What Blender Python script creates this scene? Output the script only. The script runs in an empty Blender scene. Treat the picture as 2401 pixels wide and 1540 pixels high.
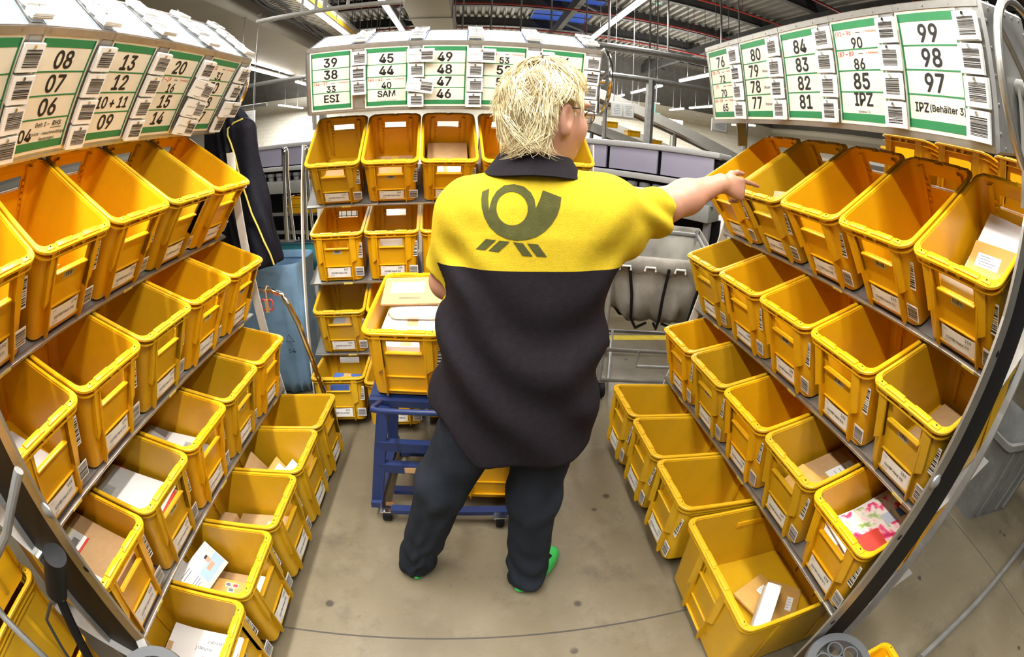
import bpy, bmesh, math, random
import numpy as np
from mathutils import Matrix, Vector
from mathutils.bvhtree import BVHTree
from mathutils.geometry import delaunay_2d_cdt
C = bpy.context.scene.collection
R = math.radians
V = Vector
random.seed(7)
rng = np.random.default_rng(7)

# ------------------------------------------------------------------ camera: a full-frame fisheye held at eye height
CAM_H = 1.6
pitch, roll, yaw = R(22.40), R(2.48), R(-5.47)
fwd = V((-math.sin(yaw) * math.cos(pitch), math.cos(yaw) * math.cos(pitch), -math.sin(pitch)))
right0 = V((math.cos(yaw), math.sin(yaw), 0))
up0 = right0.cross(fwd)
right = right0 * math.cos(roll) + up0 * math.sin(roll)
up = -right0 * math.sin(roll) + up0 * math.cos(roll)
cd = bpy.data.cameras.new('camera')
cd.type = 'PANO'
cd.panorama_type = 'FISHEYE_EQUISOLID'
cd.sensor_fit = 'HORIZONTAL'
cd.sensor_width = 36.0
cd.sensor_height = 36.0 * 1540 / 2401
cd.fisheye_lens = 1118.7 / 2401 * 36.0
cd.fisheye_fov = R(220)
cam = bpy.data.objects.new('camera', cd)
C.objects.link(cam)
M3 = Matrix((right, up, -fwd)).transposed()
cam.matrix_world = Matrix.Translation((0, 0, CAM_H)) @ M3.to_4x4()
bpy.context.scene.camera = cam

sc = bpy.context.scene
sc.view_settings.view_transform = 'Standard'
sc.view_settings.look = 'None'
sc.view_settings.gamma = 1.0
sc.view_settings.use_curve_mapping = False
sc.view_settings.exposure = -0.10
sc.cycles.use_denoising = True
sc.cycles.max_bounces = 8
sc.cycles.diffuse_bounces = 4
sc.cycles.caustics_reflective = False
sc.cycles.caustics_refractive = False

# ------------------------------------------------------------------ daylight left in the evening sky (seen through skylights only)
w = bpy.data.worlds.new('evening_sky'); sc.world = w; w.use_nodes = True
w.node_tree.nodes['Background'].inputs[0].default_value = (0.03, 0.06, 0.22, 1)
w.node_tree.nodes['Background'].inputs[1].default_value = 1.0

# ------------------------------------------------------------------ hall lamps: area light of every tube luminaire, plus bare fill and upward roof fill
def strip_lamp(loc, length, power, rz=math.pi / 2, width=.12, col=(1, .965, .90), dim=1):
    ld = bpy.data.lights.new('hall_area_light', 'AREA'); ld.shape = 'RECTANGLE'
    ld.size = length; ld.size_y = width; ld.energy = power; ld.color = col
    o = bpy.data.objects.new('hall_area_light', ld); C.objects.link(o)
    o.location = loc; o.rotation_euler = (0, 0, rz)
    return o
LAMPS = [  # x, y, z, length : luminaires hanging over the work place (outside the picture) and bare fill lights in the hall
    (-.95, .35, 3.2, 3.0, 195), (.35, .75, 3.5, 3.0, 112), (1.7, .6, 3.5, 3.0, 112), (.2, -2.2, 3.3, 3.0, 70),
    (-3.3, 3.0, 4.4, 4.5, 100), (3.2, 3.0, 4.4, 4.5, 110), (.4, 4.3, 4.2, 2.4, 70),  # bare area lights filling the hall, no luminaire is built for them
]
for (x, y, z, ln, p) in LAMPS:
    strip_lamp((x, y, z), ln, p)
HALL_LAMPS = [(2.8, 9.8, 4.4, 4.2, 260), (-3.25, 9.2, 4.4, 5.4, 260), (-1.86, 10.3, 4.4, 3.4, 200), (-7.3, 15.6, 4.4, 4.6, 420), (-7.4, 20.5, 4.4, 2.9, 420), (-12, 30.1, 4.4, 4.2, 1800), (2, 29.5, 4.4, 3, 1300), (-5, 29.5, 4.4, 3, 1300), (10, 29.5, 4.4, 3, 1500), (17, 27.5, 4.4, 3, 1200),  # the last four here are added to brighten the back wall
              (7.15, 14.8, 4.4, 2.5, 380), (7.2, 19.9, 4.4, 3.6, 420), (11.4, 22.7, 4.4, 2.9, 700), (11.4, 26, 4.4, 2, 900), (7.2, 23.7, 4.4, 1.4, 420), (13.5, 11.7, 4.4, 3.4, 380)]
for (x, y, z, ln, p) in HALL_LAMPS:
    strip_lamp((x, y, z), ln, p)
    ld = bpy.data.lights.new('roof_fill_uplight', 'AREA'); ld.shape = 'RECTANGLE'; ld.size = ln; ld.size_y = .12; ld.energy = p * .3; ld.color = (1, .965, .90)  # upward fill added above each hall lamp to brighten the roof deck
    lo = bpy.data.objects.new('roof_fill_uplight', ld); C.objects.link(lo)
    lo.location = (x, y, z + .20); lo.rotation_euler = (math.pi, 0, math.pi / 2)

# ------------------------------------------------------------------ materials
def nodes(m):
    m.use_nodes = True
    return m.node_tree, m.node_tree.nodes['Principled BSDF']
def mat(name, col, rough=.5, metal=0.0, noise=0.0, nscale=20.0, bump=0.0, bscale=60.0, dirt=None, dirt_scale=3.0, dirt_amt=.4, spec=.5, trans=0.0, alpha=1.0, emit=None, estr=0.0, sheen=0.0):
    m = bpy.data.materials.new(name)
    t, b = nodes(m)
    b.inputs['Base Color'].default_value = (*col, 1)
    b.inputs['Roughness'].default_value = rough
    b.inputs['Metallic'].default_value = metal
    b.inputs['Specular IOR Level'].default_value = spec
    if sheen: b.inputs['Sheen Weight'].default_value = sheen
    if trans: b.inputs['Transmission Weight'].default_value = trans
    if alpha < 1: b.inputs['Alpha'].default_value = alpha
    if emit:
        b.inputs['Emission Color'].default_value = (*emit, 1); b.inputs['Emission Strength'].default_value = estr
    L = t.links.new
    tc = t.nodes.new('ShaderNodeTexCoord')
    src = None
    if noise:
        n = t.nodes.new('ShaderNodeTexNoise'); n.inputs['Scale'].default_value = nscale; n.inputs['Detail'].default_value = 5
        L(tc.outputs['Object'], n.inputs['Vector'])
        r = t.nodes.new('ShaderNodeMapRange'); r.inputs['From Min'].default_value = .3; r.inputs['From Max'].default_value = .7
        r.inputs['To Min'].default_value = 1 - noise; r.inputs['To Max'].default_value = 1 + noise
        L(n.outputs['Fac'], r.inputs['Value'])
        mx = t.nodes.new('ShaderNodeMix'); mx.data_type = 'RGBA'; mx.blend_type = 'MULTIPLY'; mx.inputs['Factor'].default_value = 1
        mx.inputs['A'].default_value = (*col, 1); L(r.outputs['Result'], mx.inputs['B'])
        src = mx.outputs['Result']
    if dirt:
        n = t.nodes.new('ShaderNodeTexNoise'); n.inputs['Scale'].default_value = dirt_scale; n.inputs['Detail'].default_value = 8; n.inputs['Roughness'].default_value = .65
        L(tc.outputs['Object'], n.inputs['Vector'])
        r = t.nodes.new('ShaderNodeMapRange'); r.inputs['From Min'].default_value = .48; r.inputs['From Max'].default_value = .75
        r.inputs['To Max'].default_value = dirt_amt
        L(n.outputs['Fac'], r.inputs['Value'])
        mx = t.nodes.new('ShaderNodeMix'); mx.data_type = 'RGBA'
        if src: L(src, mx.inputs['A'])
        else: mx.inputs['A'].default_value = (*col, 1)
        mx.inputs['B'].default_value = (*dirt, 1); L(r.outputs['Result'], mx.inputs['Factor'])
        src = mx.outputs['Result']
    if src: L(src, b.inputs['Base Color'])
    if bump:
        n = t.nodes.new('ShaderNodeTexNoise'); n.inputs['Scale'].default_value = bscale; n.inputs['Detail'].default_value = 4
        L(tc.outputs['Object'], n.inputs['Vector'])
        bp = t.nodes.new('ShaderNodeBump'); bp.inputs['Strength'].default_value = bump; bp.inputs['Distance'].default_value = .01
        L(n.outputs['Fac'], bp.inputs['Height']); L(bp.outputs['Normal'], b.inputs['Normal'])
    return m
MT = {}
MT['crate'] = mat('yellow_crate_plastic', (.74, .385, .005), .34, noise=.07, nscale=5, dirt=(.36, .20, .02), dirt_scale=4, dirt_amt=.28, bump=.05, bscale=300)
MT['crate_dark'] = mat('worn_yellow_crate_plastic', (.60, .345, .008), .40, noise=.1, nscale=5, dirt=(.25, .15, .03), dirt_scale=5, dirt_amt=.35)
MT['white'] = mat('white_card', (.82, .82, .80), .6, noise=.03, nscale=9)
MT['paper'] = mat('aged_sign_paper', (.74, .70, .58), .45, noise=.07, nscale=7, dirt=(.52, .45, .30), dirt_scale=5, dirt_amt=.25)
MT['black'] = mat('black_print', (.012, .012, .014), .5)
MT['greyprint'] = mat('grey_print', (.13, .13, .14), .5)
MT['paleprint'] = mat('pale_print', (.45, .47, .55), .5)
MT['red'] = mat('red_print', (.60, .06, .04), .5)
MT['green'] = mat('green_print', (.02, .19, .065), .5, noise=.06)
MT['blueprint'] = mat('blue_print', (.06, .14, .45), .5)
MT['alu'] = mat('brushed_aluminium', (.42, .41, .385), .36, .85, noise=.08, nscale=30)
MT['steel'] = mat('galvanised_steel', (.36, .36, .35), .45, .7, noise=.12, nscale=14)
MT['chrome'] = mat('chrome', (.75, .75, .75), .12, 1.0)
MT['greypaint'] = mat('grey_painted_steel', (.34, .34, .32), .5, .1, noise=.06)
MT['whitepaint'] = mat('white_painted_steel', (.62, .61, .57), .45, noise=.05)
MT['blackplastic'] = mat('black_rubber_plastic', (.004, .004, .005), .6, spec=.25)
MT['darkgrey'] = mat('dark_grey_plastic', (.03, .032, .036), .38)
MT['bumper'] = mat('mid_grey_plastic', (.085, .09, .096), .4)
MT['kraft'] = mat('kraft_cardboard', (.48, .30, .14), .75, noise=.06, nscale=40, dirt=(.36, .21, .09), dirt_scale=6, dirt_amt=.35)
MT['manila'] = mat('manila_envelope_paper', (.58, .34, .09), .6, noise=.06, nscale=20)
MT['envelope'] = mat('white_envelope_paper', (.80, .80, .80), .55, noise=.03, nscale=6)
MT['window'] = mat('envelope_window_film', (.50, .50, .48), .15)
MT['bluesteel'] = mat('blue_painted_steel', (.012, .026, .10), .38, noise=.06)
MT['yellowlabel'] = mat('yellow_label', (.80, .66, .12), .6)
MT['paleyellow'] = mat('pale_yellow_paper', (.80, .74, .38), .6)

# ------------------------------------------------------------------ geometry helpers
class MB:
    """Collects shapes and links them as one mesh object."""
    def __init__(self):
        self.v, self.f, self.m = [], [], []
    def add(self, verts, faces, mi=0, mtx=None):
        o = len(self.v)
        self.v += [tuple(mtx @ V(p)) for p in verts] if mtx is not None else [tuple(p) for p in verts]
        self.f += [tuple(i + o for i in f) for f in faces]
        self.m += [mi] * len(faces)
        return self
    def box(self, c, s, mi=0, mtx=None):
        x, y, z = c; a, b, d = s[0] / 2, s[1] / 2, s[2] / 2
        v = [(x + i * a, y + j * b, z + k * d) for i in (-1, 1) for j in (-1, 1) for k in (-1, 1)]
        return self.add(v, [(0, 1, 3, 2), (4, 6, 7, 5), (0, 4, 5, 1), (2, 3, 7, 6), (0, 2, 6, 4), (1, 5, 7, 3)], mi, mtx)
    def bar(self, p, q, w, h, mi=0, upv=(0, 0, 1)):
        p, q = V(p), V(q); d = (q - p); ln = d.length; d.normalize()
        s = d.cross(V(upv))
        if s.length < 1e-4: s = d.cross(V((1, 0, 0)))
        s.normalize(); u = s.cross(d)
        m = Matrix((s, d, u)).transposed().to_4x4(); m.translation = (p + q) / 2
        return self.box((0, 0, 0), (w, ln, h), mi, m)
    def rbox(self, c, s, r=.004, mi=0, mtx=None):
        """box with chamfered vertical and horizontal edges"""
        bm = bmesh.new(); bmesh.ops.create_cube(bm, size=1)
        for vv in bm.verts: vv.co = V((vv.co.x * s[0], vv.co.y * s[1], vv.co.z * s[2]))
        bmesh.ops.bevel(bm, geom=bm.edges[:], offset=min(r, min(s) * .45), segments=2, affect='EDGES', profile=.5)
        for vv in bm.verts: vv.co += V(c)
        bm.verts.index_update()
        self.add([vv.co.copy() for vv in bm.verts], [[l.vert.index for l in f.loops] for f in bm.faces], mi, mtx)
        bm.free(); return self
    def tube(self, pts, r, n=8, mi=0, closed=False, mtx=None, caps=True):
        pts = [V(p) for p in pts]; N = len(pts)
        rs = r if isinstance(r, (list, tuple)) else [r] * N
        vs = []; prev = None
        for i, p in enumerate(pts):
            a = pts[i - 1] if (i or closed) else p
            b = pts[(i + 1) % N] if (i < N - 1 or closed) else p
            t = (b - a).normalized()
            if prev is None:
                s = t.orthogonal().normalized()
            else:
                s = (prev - t * prev.dot(t))
                s = s.normalized() if s.length > 1e-6 else t.orthogonal().normalized()
            prev = s; u = t.cross(s)
            vs += [p + (s * math.cos(2 * math.pi * k / n) + u * math.sin(2 * math.pi * k / n)) * rs[i] for k in range(n)]
        fs = []
        for i in range(N if closed else N - 1):
            j = (i + 1) % N
            fs += [(i * n + k, i * n + (k + 1) % n, j * n + (k + 1) % n, j * n + k) for k in range(n)]
        if not closed and caps:
            fs += [tuple(range(n))[::-1], tuple((N - 1) * n + k for k in range(n))]
        return self.add(vs, fs, mi, mtx)
    def cyl(self, p, q, r, n=16, mi=0, r2=None):
        return self.tube([p, q], [r, r if r2 is None else r2], n, mi)
    def lathe(self, prof, n=24, mi=0, mtx=None):
        """profile of (radius, z) turned around z"""
        vs = [(r * math.cos(2 * math.pi * k / n), r * math.sin(2 * math.pi * k / n), z) for (r, z) in prof for k in range(n)]
        fs = [(i * n + k, i * n + (k + 1) % n, (i + 1) * n + (k + 1) % n, (i + 1) * n + k) for i in range(len(prof) - 1) for k in range(n)]
        ring = tuple(prof[0]) == tuple(prof[-1])      # a closed section turns into a ring and needs no lids
        if prof[0][0] > 0 and not ring: fs.append(tuple(range(n))[::-1])
        if prof[-1][0] > 0 and not ring: fs.append(tuple((len(prof) - 1) * n + k for k in range(n)))
        return self.add(vs, fs, mi, mtx)
    def prism(self, poly, y0, y1, mi=0, mtx=None):
        """polygon in local x,z extruded along y"""
        n = len(poly)
        v = [(x, y0, z) for x, z in poly] + [(x, y1, z) for x, z in poly]
        f = [tuple(range(n)), tuple(range(n, 2 * n))[::-1]] + [(i, i + n, (i + 1) % n + n, (i + 1) % n) for i in range(n)]
        return self.add(v, f, mi, mtx)
    def grid(self, rows, mi=0, closed_u=False, closed_v=False, mtx=None):
        a, b = len(rows), len(rows[0])
        fs = []
        for i in range(a if closed_v else a - 1):
            for j in range(b if closed_u else b - 1):
                fs.append((i * b + j, i * b + (j + 1) % b, (i + 1) % a * b + (j + 1) % b, (i + 1) % a * b + j))
        return self.add([p for r in rows for p in r], fs, mi, mtx)
    def text(self, s, size, loc, mi=0, bold=.0, align='CENTER', sx=1.0, mtx=None, shear=0.0):
        """flat lettering in the local x,z plane facing -y, centred on loc"""
        v, f = text_mesh(s, 0, align, shear)
        for i, (bx, by) in enumerate(((0, 0), (1, 0), (-1, 0), (0, .8), (0, -.8)) if bold else ((0, 0),)):
            self.add([(loc[0] + (x + bx * bold) * size * sx, loc[1] - i * .00004, loc[2] + (y + by * bold) * size) for x, y in v], f, mi, mtx)
        return self
    def build(self, name, mats, parent=None, mtx=None, smooth=35):
        me = bpy.data.meshes.new(name)
        me.from_pydata(self.v, [], self.f)
        mats = mats if isinstance(mats, (list, tuple)) else [mats]
        for m in mats: me.materials.append(m)
        me.polygons.foreach_set('material_index', self.m)
        if smooth:
            me.polygons.foreach_set('use_smooth', [True] * len(me.polygons))
            me.set_sharp_from_angle(angle=R(smooth))
        me.update()
        o = bpy.data.objects.new(name, me); C.objects.link(o)
        if parent is not None: o.parent = parent
        if mtx is not None: o.matrix_basis = mtx
        return o
_txt = {}
import os
FONT = None
try:   # the grotesque typeface that comes with Blender; the built-in one otherwise
    FONT = bpy.data.fonts.load(os.path.join(bpy.utils.resource_path('LOCAL'), 'datafiles', 'fonts', 'Inter.woff2'))
except Exception:
    FONT = None
if FONT is None: FONT = bpy.data.curves.new('probe', 'FONT').font
def raw_text(s, align='LEFT', fill=True):
    cu = bpy.data.curves.new('t', 'FONT'); cu.font = FONT; cu.body = s; cu.size = 1; cu.align_x = align; cu.align_y = 'CENTER'; cu.resolution_u = 2
    if not fill: cu.fill_mode = 'NONE'
    o = bpy.data.objects.new('t', cu); me = o.to_mesh()
    r_ = ([(p.co.x, p.co.y) for p in me.vertices], [tuple(p.vertices) for p in me.polygons], [tuple(e.vertices) for e in me.edges])
    o.to_mesh_clear(); bpy.data.objects.remove(o); bpy.data.curves.remove(cu)
    return r_
def letter_z():
    """the Z outline crosses itself, so it is filled by a constrained triangulation"""
    v, _, e = raw_text('Z', 'LEFT', False); nb = {}
    for a, b in e: nb.setdefault(a, []).append(b); nb.setdefault(b, []).append(a)
    l = [0]
    while True:
        n_ = [q for q in nb[l[-1]] if q not in l]
        if not n_: break
        l.append(n_[0])
    r_ = delaunay_2d_cdt([V(p) for p in v], [], [l], 1, 1e-6)
    return [tuple(p) for p in r_[0]], [tuple(f) for f in r_[2]]
def text_mesh(s, bold=0.0, align='CENTER', shear=0.0):
    k = (s, align)
    if k not in _txt:
        if 'Z' in s:
            adv = lambda q: max(x for x, y in raw_text(q + '|')[0]) - max(x for x, y in raw_text('|')[0])
            vs, fs = [], []; pos = 0
            for i, piece in enumerate(s.split('Z')):
                if i:
                    v, f = letter_z(); x0 = adv(s[:pos]); fs += [tuple(q + len(vs) for q in t) for t in f]; vs += [(x + x0, y) for x, y in v]; pos += 1
                if piece.strip():
                    v, f, _ = raw_text(piece); x0 = adv(s[:pos]) if pos else 0; fs += [tuple(q + len(vs) for q in t) for t in f]; vs += [(x + x0, y) for x, y in v]
                pos += len(piece)
            w_ = max(x for x, y in vs) if align == 'CENTER' else 0
            _txt[k] = ([(x - w_ / 2, y) for x, y in vs], fs)
        else:
            _txt[k] = raw_text(s, align)[:2]
    return _txt[k]
def tag(o, label=None, cat=None, group=None, kind=None):
    if label: o['label'] = label
    if cat: o['category'] = cat
    if group: o['group'] = group
    if kind: o['kind'] = kind
    return o
def thing(name, label, cat, mtx=None, group=None):
    o = bpy.data.objects.new(name, None); C.objects.link(o); o.empty_display_size = .05
    if mtx is not None: o.matrix_basis = mtx if isinstance(mtx, Matrix) else Matrix.Translation(mtx)
    return tag(o, label, cat, group)
def link_copy(o, parent=None):
    c = o.copy(); C.objects.link(c)
    if parent is not None: c.parent = parent
    return c
def copy_tree(o, parent=None):
    c = link_copy(o, parent)
    for ch in list(o.children): copy_tree(ch, c)
    return c
def frame(u, d, z, loc):
    m = Matrix((V(u), V(d), V(z))).transposed().to_4x4(); m.translation = V(loc); return m
def bars_code(mb, x0, x1, z0, z1, y, mi, horizontal=True, seed=0, mtx=None, fill=.5, step=.0016):
    """a printed bar code: dark stripes on the card (local x,z plane facing -y)"""
    rr = random.Random(seed); a, b = (z0, z1) if horizontal else (x0, x1)
    p = a
    while p < b:
        w_ = step * rr.choice((.6, .8, 1.2, 2.0)) ; e = min(b, p + w_)
        if horizontal: mb.add([(x0, y, p), (x1, y, p), (x1, y, e), (x0, y, e)], [(0, 1, 2, 3)], mi, mtx)
        else: mb.add([(p, y, z0), (e, y, z0), (e, y, z1), (p, y, z1)], [(0, 1, 2, 3)], mi, mtx)
        p = e + step * rr.choice((.6, .8, 1.0, 1.5)) * (1 - fill) * 2
# ------------------------------------------------------------------ postal crates
CL, CH = .511, .326            # rim length front to back, height
def rrect(hx, hy, r, z, xs=(), k=4):
    """rounded rectangle loop; xs adds points on the straight front (-y) and back (+y) edges"""
    pts = []
    def arc(cx, cy, a0):
        for i in range(k + 1):
            a = a0 + math.pi / 2 * i / k
            pts.append((cx + r * math.cos(a), cy + r * math.sin(a), z))
    arc(-hx + r, -hy + r, math.pi)
    for x in xs: pts.append((x, -hy, z))
    arc(hx - r, -hy + r, 1.5 * math.pi)
    arc(hx - r, hy - r, 0)
    for x in reversed(xs): pts.append((x, hy, z))
    arc(-hx + r, hy - r, math.pi / 2)
    return pts
def solidified(o, t, off=-1):
    md = o.modifiers.new('s', 'SOLIDIFY'); md.thickness = t; md.offset = off; md.use_even_offset = False
    dg = bpy.context.evaluated_depsgraph_get()
    me = bpy.data.meshes.new_from_object(o.evaluated_get(dg))
    bpy.data.objects.remove(o)
    return me
def crate_body(W, L=CL, H=CH, hole=.066, label=True, hole_side=False):
    hx, hy = W / 2, L / 2
    xs = (-hole - .045, -hole, 0, hole, hole + .045)
    zs = [.0046, .014, .10 * H / .326, H - .098, H - .050, H - .006]
    loops = []
    for z in zs:
        t = z / H
        loops.append(rrect(hx - .022 + .010 * t - (.008 if z == 0 else 0), hy - .034 + .014 * t - (.008 if z == 0 else 0), .03 + .01 * t, z, xs))
    mb = MB(); n = len(loops[0])
    vs = [p for l in loops for p in l]; fs = []
    for i in range(len(zs) - 1):
        for j in range(n):
            a, b = j, (j + 1) % n
            if i == 3 and a in (6, 7, 5 + 1 + 0) and b in (7, 8):   # front hand hole between -hole and hole
                continue
            xa, xb = loops[i][a], loops[i][b]
            if i == 3 and xa[1] > 0 and xb[1] > 0 and abs(xa[0]) <= hole + 1e-6 and abs(xb[0]) <= hole + 1e-6:
                continue
            fs.append((i * n + a, i * n + b, (i + 1) * n + b, (i + 1) * n + a))
    fs.append(tuple(range(n))[::-1])
    mb.add(vs, fs)
    me = solidified(mb.build('tmp', MT['crate'], smooth=0), .0042, -1)
    out = MB(); out.add([v.co.copy() for v in me.vertices], [tuple(p.vertices) for p in me.polygons])
    # rim flange
    ri = [rrect(hx, hy, .046, H - .003, k=6), rrect(hx - .003, hy - .003, .043, H, k=6), rrect(hx - .0135, hy - .027, .032, H, k=6),
          rrect(hx - .0150, hy - .029, .031, H - .009, k=6), rrect(hx - .003, hy - .003, .043, H - .011, k=6), rrect(hx, hy, .046, H - .010, k=6)]
    out.grid([r_ for r_ in ri], closed_u=True, closed_v=True)
    # ledge under the rim round the corners
    lo = [rrect(hx - .004, hy - .004, .044, H - .026, k=5), rrect(hx - .014, hy - .026, .034, H - .026, k=5), rrect(hx - .014, hy - .026, .034, H - .030, k=5), rrect(hx - .004, hy - .004, .044, H - .030, k=5)]
    out.grid(lo, closed_u=True, closed_v=True)
    for sy in (-1, 1):
        m = Matrix.Scale(sy, 4, V((0, 1, 0)))
        S = lambda y: sy * y
        fy = hy * -1
        def bx(x0, x1, y0, y1, z0, z1, mi=0): out.box(((x0 + x1) / 2, sy * (y0 + y1) / 2 * -1 * -1 if False else -sy * (y0 + y1) / 2, (z0 + z1) / 2), (x1 - x0, abs(y1 - y0), z1 - z0), mi)
        c = hx - .165
        # stacking lugs on the flange, T slot in the middle
        for s in (-1, 1):
            a, b = sorted((s * .022, s * .094)); out.rbox(((a + b) / 2, -sy * (hy - .0165), H + .001), (b - a, .022, .008), .003)
            a, b = sorted((s * (.103), s * (.137 + c))); out.rbox(((a + b) / 2, -sy * (hy - .0165), H + .0005), (b - a, .020, .006), .0025)
            out.cyl((s * (.122 + c), -sy * (hy - .017), H + .004), (s * (.122 + c), -sy * (hy - .017), H + .0046), .0028, 8, 1)
            a, b = sorted((s * .010, s * .024)); out.rbox(((a + b) / 2, -sy * (hy - .011), H + .001), (b - a, .012, .008), .002)
            # gussets over the hand hole
            a, b = sorted((s * .010, s * .034)); out.prism([(a, H - .011), (b, H - .011), ((a + b) / 2, H - .030)], -sy * (hy - .006), -sy * (hy - .010))
            # stepped pillar and the long fin below it
            px0, px1 = sorted((s * .083, s * .116))
            yo, yw = hy - .004, hy - .026
            out.add([(px0, -sy * yo, H - .01), (px1, -sy * (yo - .006), H - .01), (px1, -sy * yw, H - .01), (px0, -sy * yw, H - .01),
                     (px0, -sy * (yo - .004), H * .40), (px1, -sy * (yo - .012), H * .46), (px1, -sy * (yw - .006), H * .46), (px0, -sy * (yw - .006), H * .40)],
                    [(0, 1, 2, 3), (7, 6, 5, 4), (0, 4, 5, 1), (1, 5, 6, 2), (2, 6, 7, 3), (3, 7, 4, 0)])
            f0, f1 = sorted((s * .083, s * .0885))
            zb = .002
            prof = [(hy - .006, H - .012), (hy - .006, .05), (hy - .012, zb + .012), (hy - .019, zb), (hy - .026, zb + .004), (hy - .050, .05), (hy - .036, H - .012)]
            nn = len(prof)
            out.add([(f0, -sy * y, z) for y, z in prof] + [(f1, -sy * y, z) for y, z in prof],
                    [tuple(range(nn)), tuple(range(nn, 2 * nn))[::-1]] + [(i, i + nn, (i + 1) % nn + nn, (i + 1) % nn) for i in range(nn)])
        # lip under the hand hole and label pocket frame
        out.rbox((0, -sy * (hy - .019), H - .101), (2 * hole + .016, .016, .0075), .003)
        if label:
            wy = hy - .031
            out.rbox((0, -sy * (wy + .004), .104), (.164, .010, .006), .002)
            out.rbox((0, -sy * (wy + .004), .030), (.164, .012, .006), .002)
        # inside: channel strips beside the hand hole
        for s in (-1, 1):
            out.rbox((s * (hole + .030), -sy * (hy - .036), H * .55), (.022, .010, H * .80), .003)
            for q in range(5): out.rbox((s * (hole + .012), -sy * (hy - .033), H - .075 - q * .024), (.012, .006, .014), .002)
    # shallow seams on the side walls
    for s in (-1, 1):
        out.rbox((s * (hx - .0105), 0, H - .045), (.004, L * .78, .010), .0015)
        for yy in (-.11, .11): out.rbox((s * (hx - .014), yy * L / .511, H * .45), (.004, .02, H * .70), .0015)
    return out
def crate_proto_mesh():
    out = crate_body(.326)
    o = out.build('body', [MT['crate'], MT['blackplastic']])
    me = o.data; bpy.data.objects.remove(o)
    return me
CRATE_ME = crate_proto_mesh()
CRATE_ME2 = CRATE_ME.copy(); CRATE_ME2.materials[0] = MT['crate_dark']
_lab = {}
def label_card(parent, hand, num):
    mb = MB(); w_, z0, z1 = .072, .034, .097; yy = -(CL / 2 - .027)
    rows = [[(x, yy - .003 - .005 * (1 - (x / w_) ** 2) + (.006 if False else 0), z) for x in np.linspace(-w_, w_, 9)] for z in (z0, z1)]
    mb.grid(rows, 0)
    y2 = yy - .0092
    mb.text(num, .021, (.045, y2, .087), 1, .015); mb.text('5216', .010, (-.052, y2, .090), 1)
    mb.text('(G/MBf Hand %s)' % hand, .0180, (.000, y2, .064), 1, .015); mb.text('BZ ' + hand, .012, (-.045, y2, .047), 1)
    return mb.build('label_card', [MT['white'], MT['black']], parent, smooth=0)
def code_meshes():
    r_ = []
    for s in range(4):
        mb = MB(); yy = -(CL / 2 - .0255)
        mb.box((.1285, yy, .066), (.050, .0012, .060)); bars_code(mb, .106, .150, .041, .090, yy - .001, 1, True, s, step=.0018)
        a = mb.build('barcode_card', [MT['white'], MT['black']], smooth=0); me = a.data; bpy.data.objects.remove(a)
        mb = MB(); yy = -(CL / 2 - .0195)
        mt = Matrix.Translation((0, yy, 0)) @ Matrix.Rotation(R(-3), 4, 'X')
        mb.box((.137, .004, .205), (.030, .0012, .098), 0, mt); bars_code(mb, .1245, .1495, .163, .247, .0030, 1, True, s + 9, mtx=mt, step=.0035)
        b = mb.build('barcode_sticker', [MT['white'], MT['black']], smooth=0); me2 = b.data; bpy.data.objects.remove(b)
        mb = MB(); yy = -(CL / 2 - .0255)
        mb.box((.0, yy, .200), (.052, .0012, .024)); bars_code(mb, -.020, .020, .194, .209, yy - .001, 1, False, s + 5, step=.003)
        c = mb.build('stock_sticker', [MT['alu'] if False else MT['window'], MT['black']], smooth=0); me3 = c.data; bpy.data.objects.remove(c)
        r_.append((me, me2, me3))
    return r_
CODES = code_meshes()
ORD = ['first', 'second', 'third', 'fourth', 'fifth']
ROWN = {'A': 'top', 'B': 'second', 'C': 'third', 'D': 'bottom'}
RACK = {   # yaw, origin of the front rim line, per row: offset towards the aisle, rim height, tilt
    'L': dict(psi=89.14, ox=-1.066, oy=.596, p=.335, rows={'A': (0, 1.462, 34.8), 'B': (.043, 1.088, 21.0), 'C': (.103, .683, 11.0), 'D': (.346, .364, -4.0)}),
    'M': dict(psi=5.11, ox=-.784, oy=2.563, p=.330, rows={'A': (0, 1.489, 36.0), 'B': (-.059, 1.085, 13.9), 'C': (.018, .636, 15.3), 'D': (.262, .332, -6.0)}),
    'R': dict(psi=-88.77, ox=1.090, oy=1.994, p=.335, rows={'A': (0, 1.493, 37.3), 'B': (.027, 1.120, 21.4), 'C': (.096, .722, 12.9), 'D': (.332, .394, -3.0)}),
}
SIGN = {'L': [['03', '02', '01', '05'], ['08', '07', '06', '04'], ['13', '12', '10 + 11', '09'], ['20', '16', '15', '14'], ['31', '30', '28', '27']],
        'M': [['39', '38', '33', 'ESI'], ['45', '44', '40', 'SAM'], ['49', '48', '47', '46'], ['53', '52', '51', '50'], ['64', '63', '62', '61']],
        'R': [['76', '72', '70', '65'], ['80', '79', '78', '77'], ['84', '83', '82', '81'], ['90', '86', '85', 'IPZ'], ['99', '98', '97', 'IPZ']]}
RN = {'L': 'rack beside blue bag', 'M': 'rack behind worker', 'R': 'rack under outstretched arm'}
RNAME = {'L': 'signs 03 to 31', 'M': 'signs 39 to 64', 'R': 'signs 65 to 99'}
def axes(k):
    r_ = RACK[k]; a = R(r_['psi'])
    return V((math.cos(a), math.sin(a), 0)), V((math.sin(a), -math.cos(a), 0))
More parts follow.
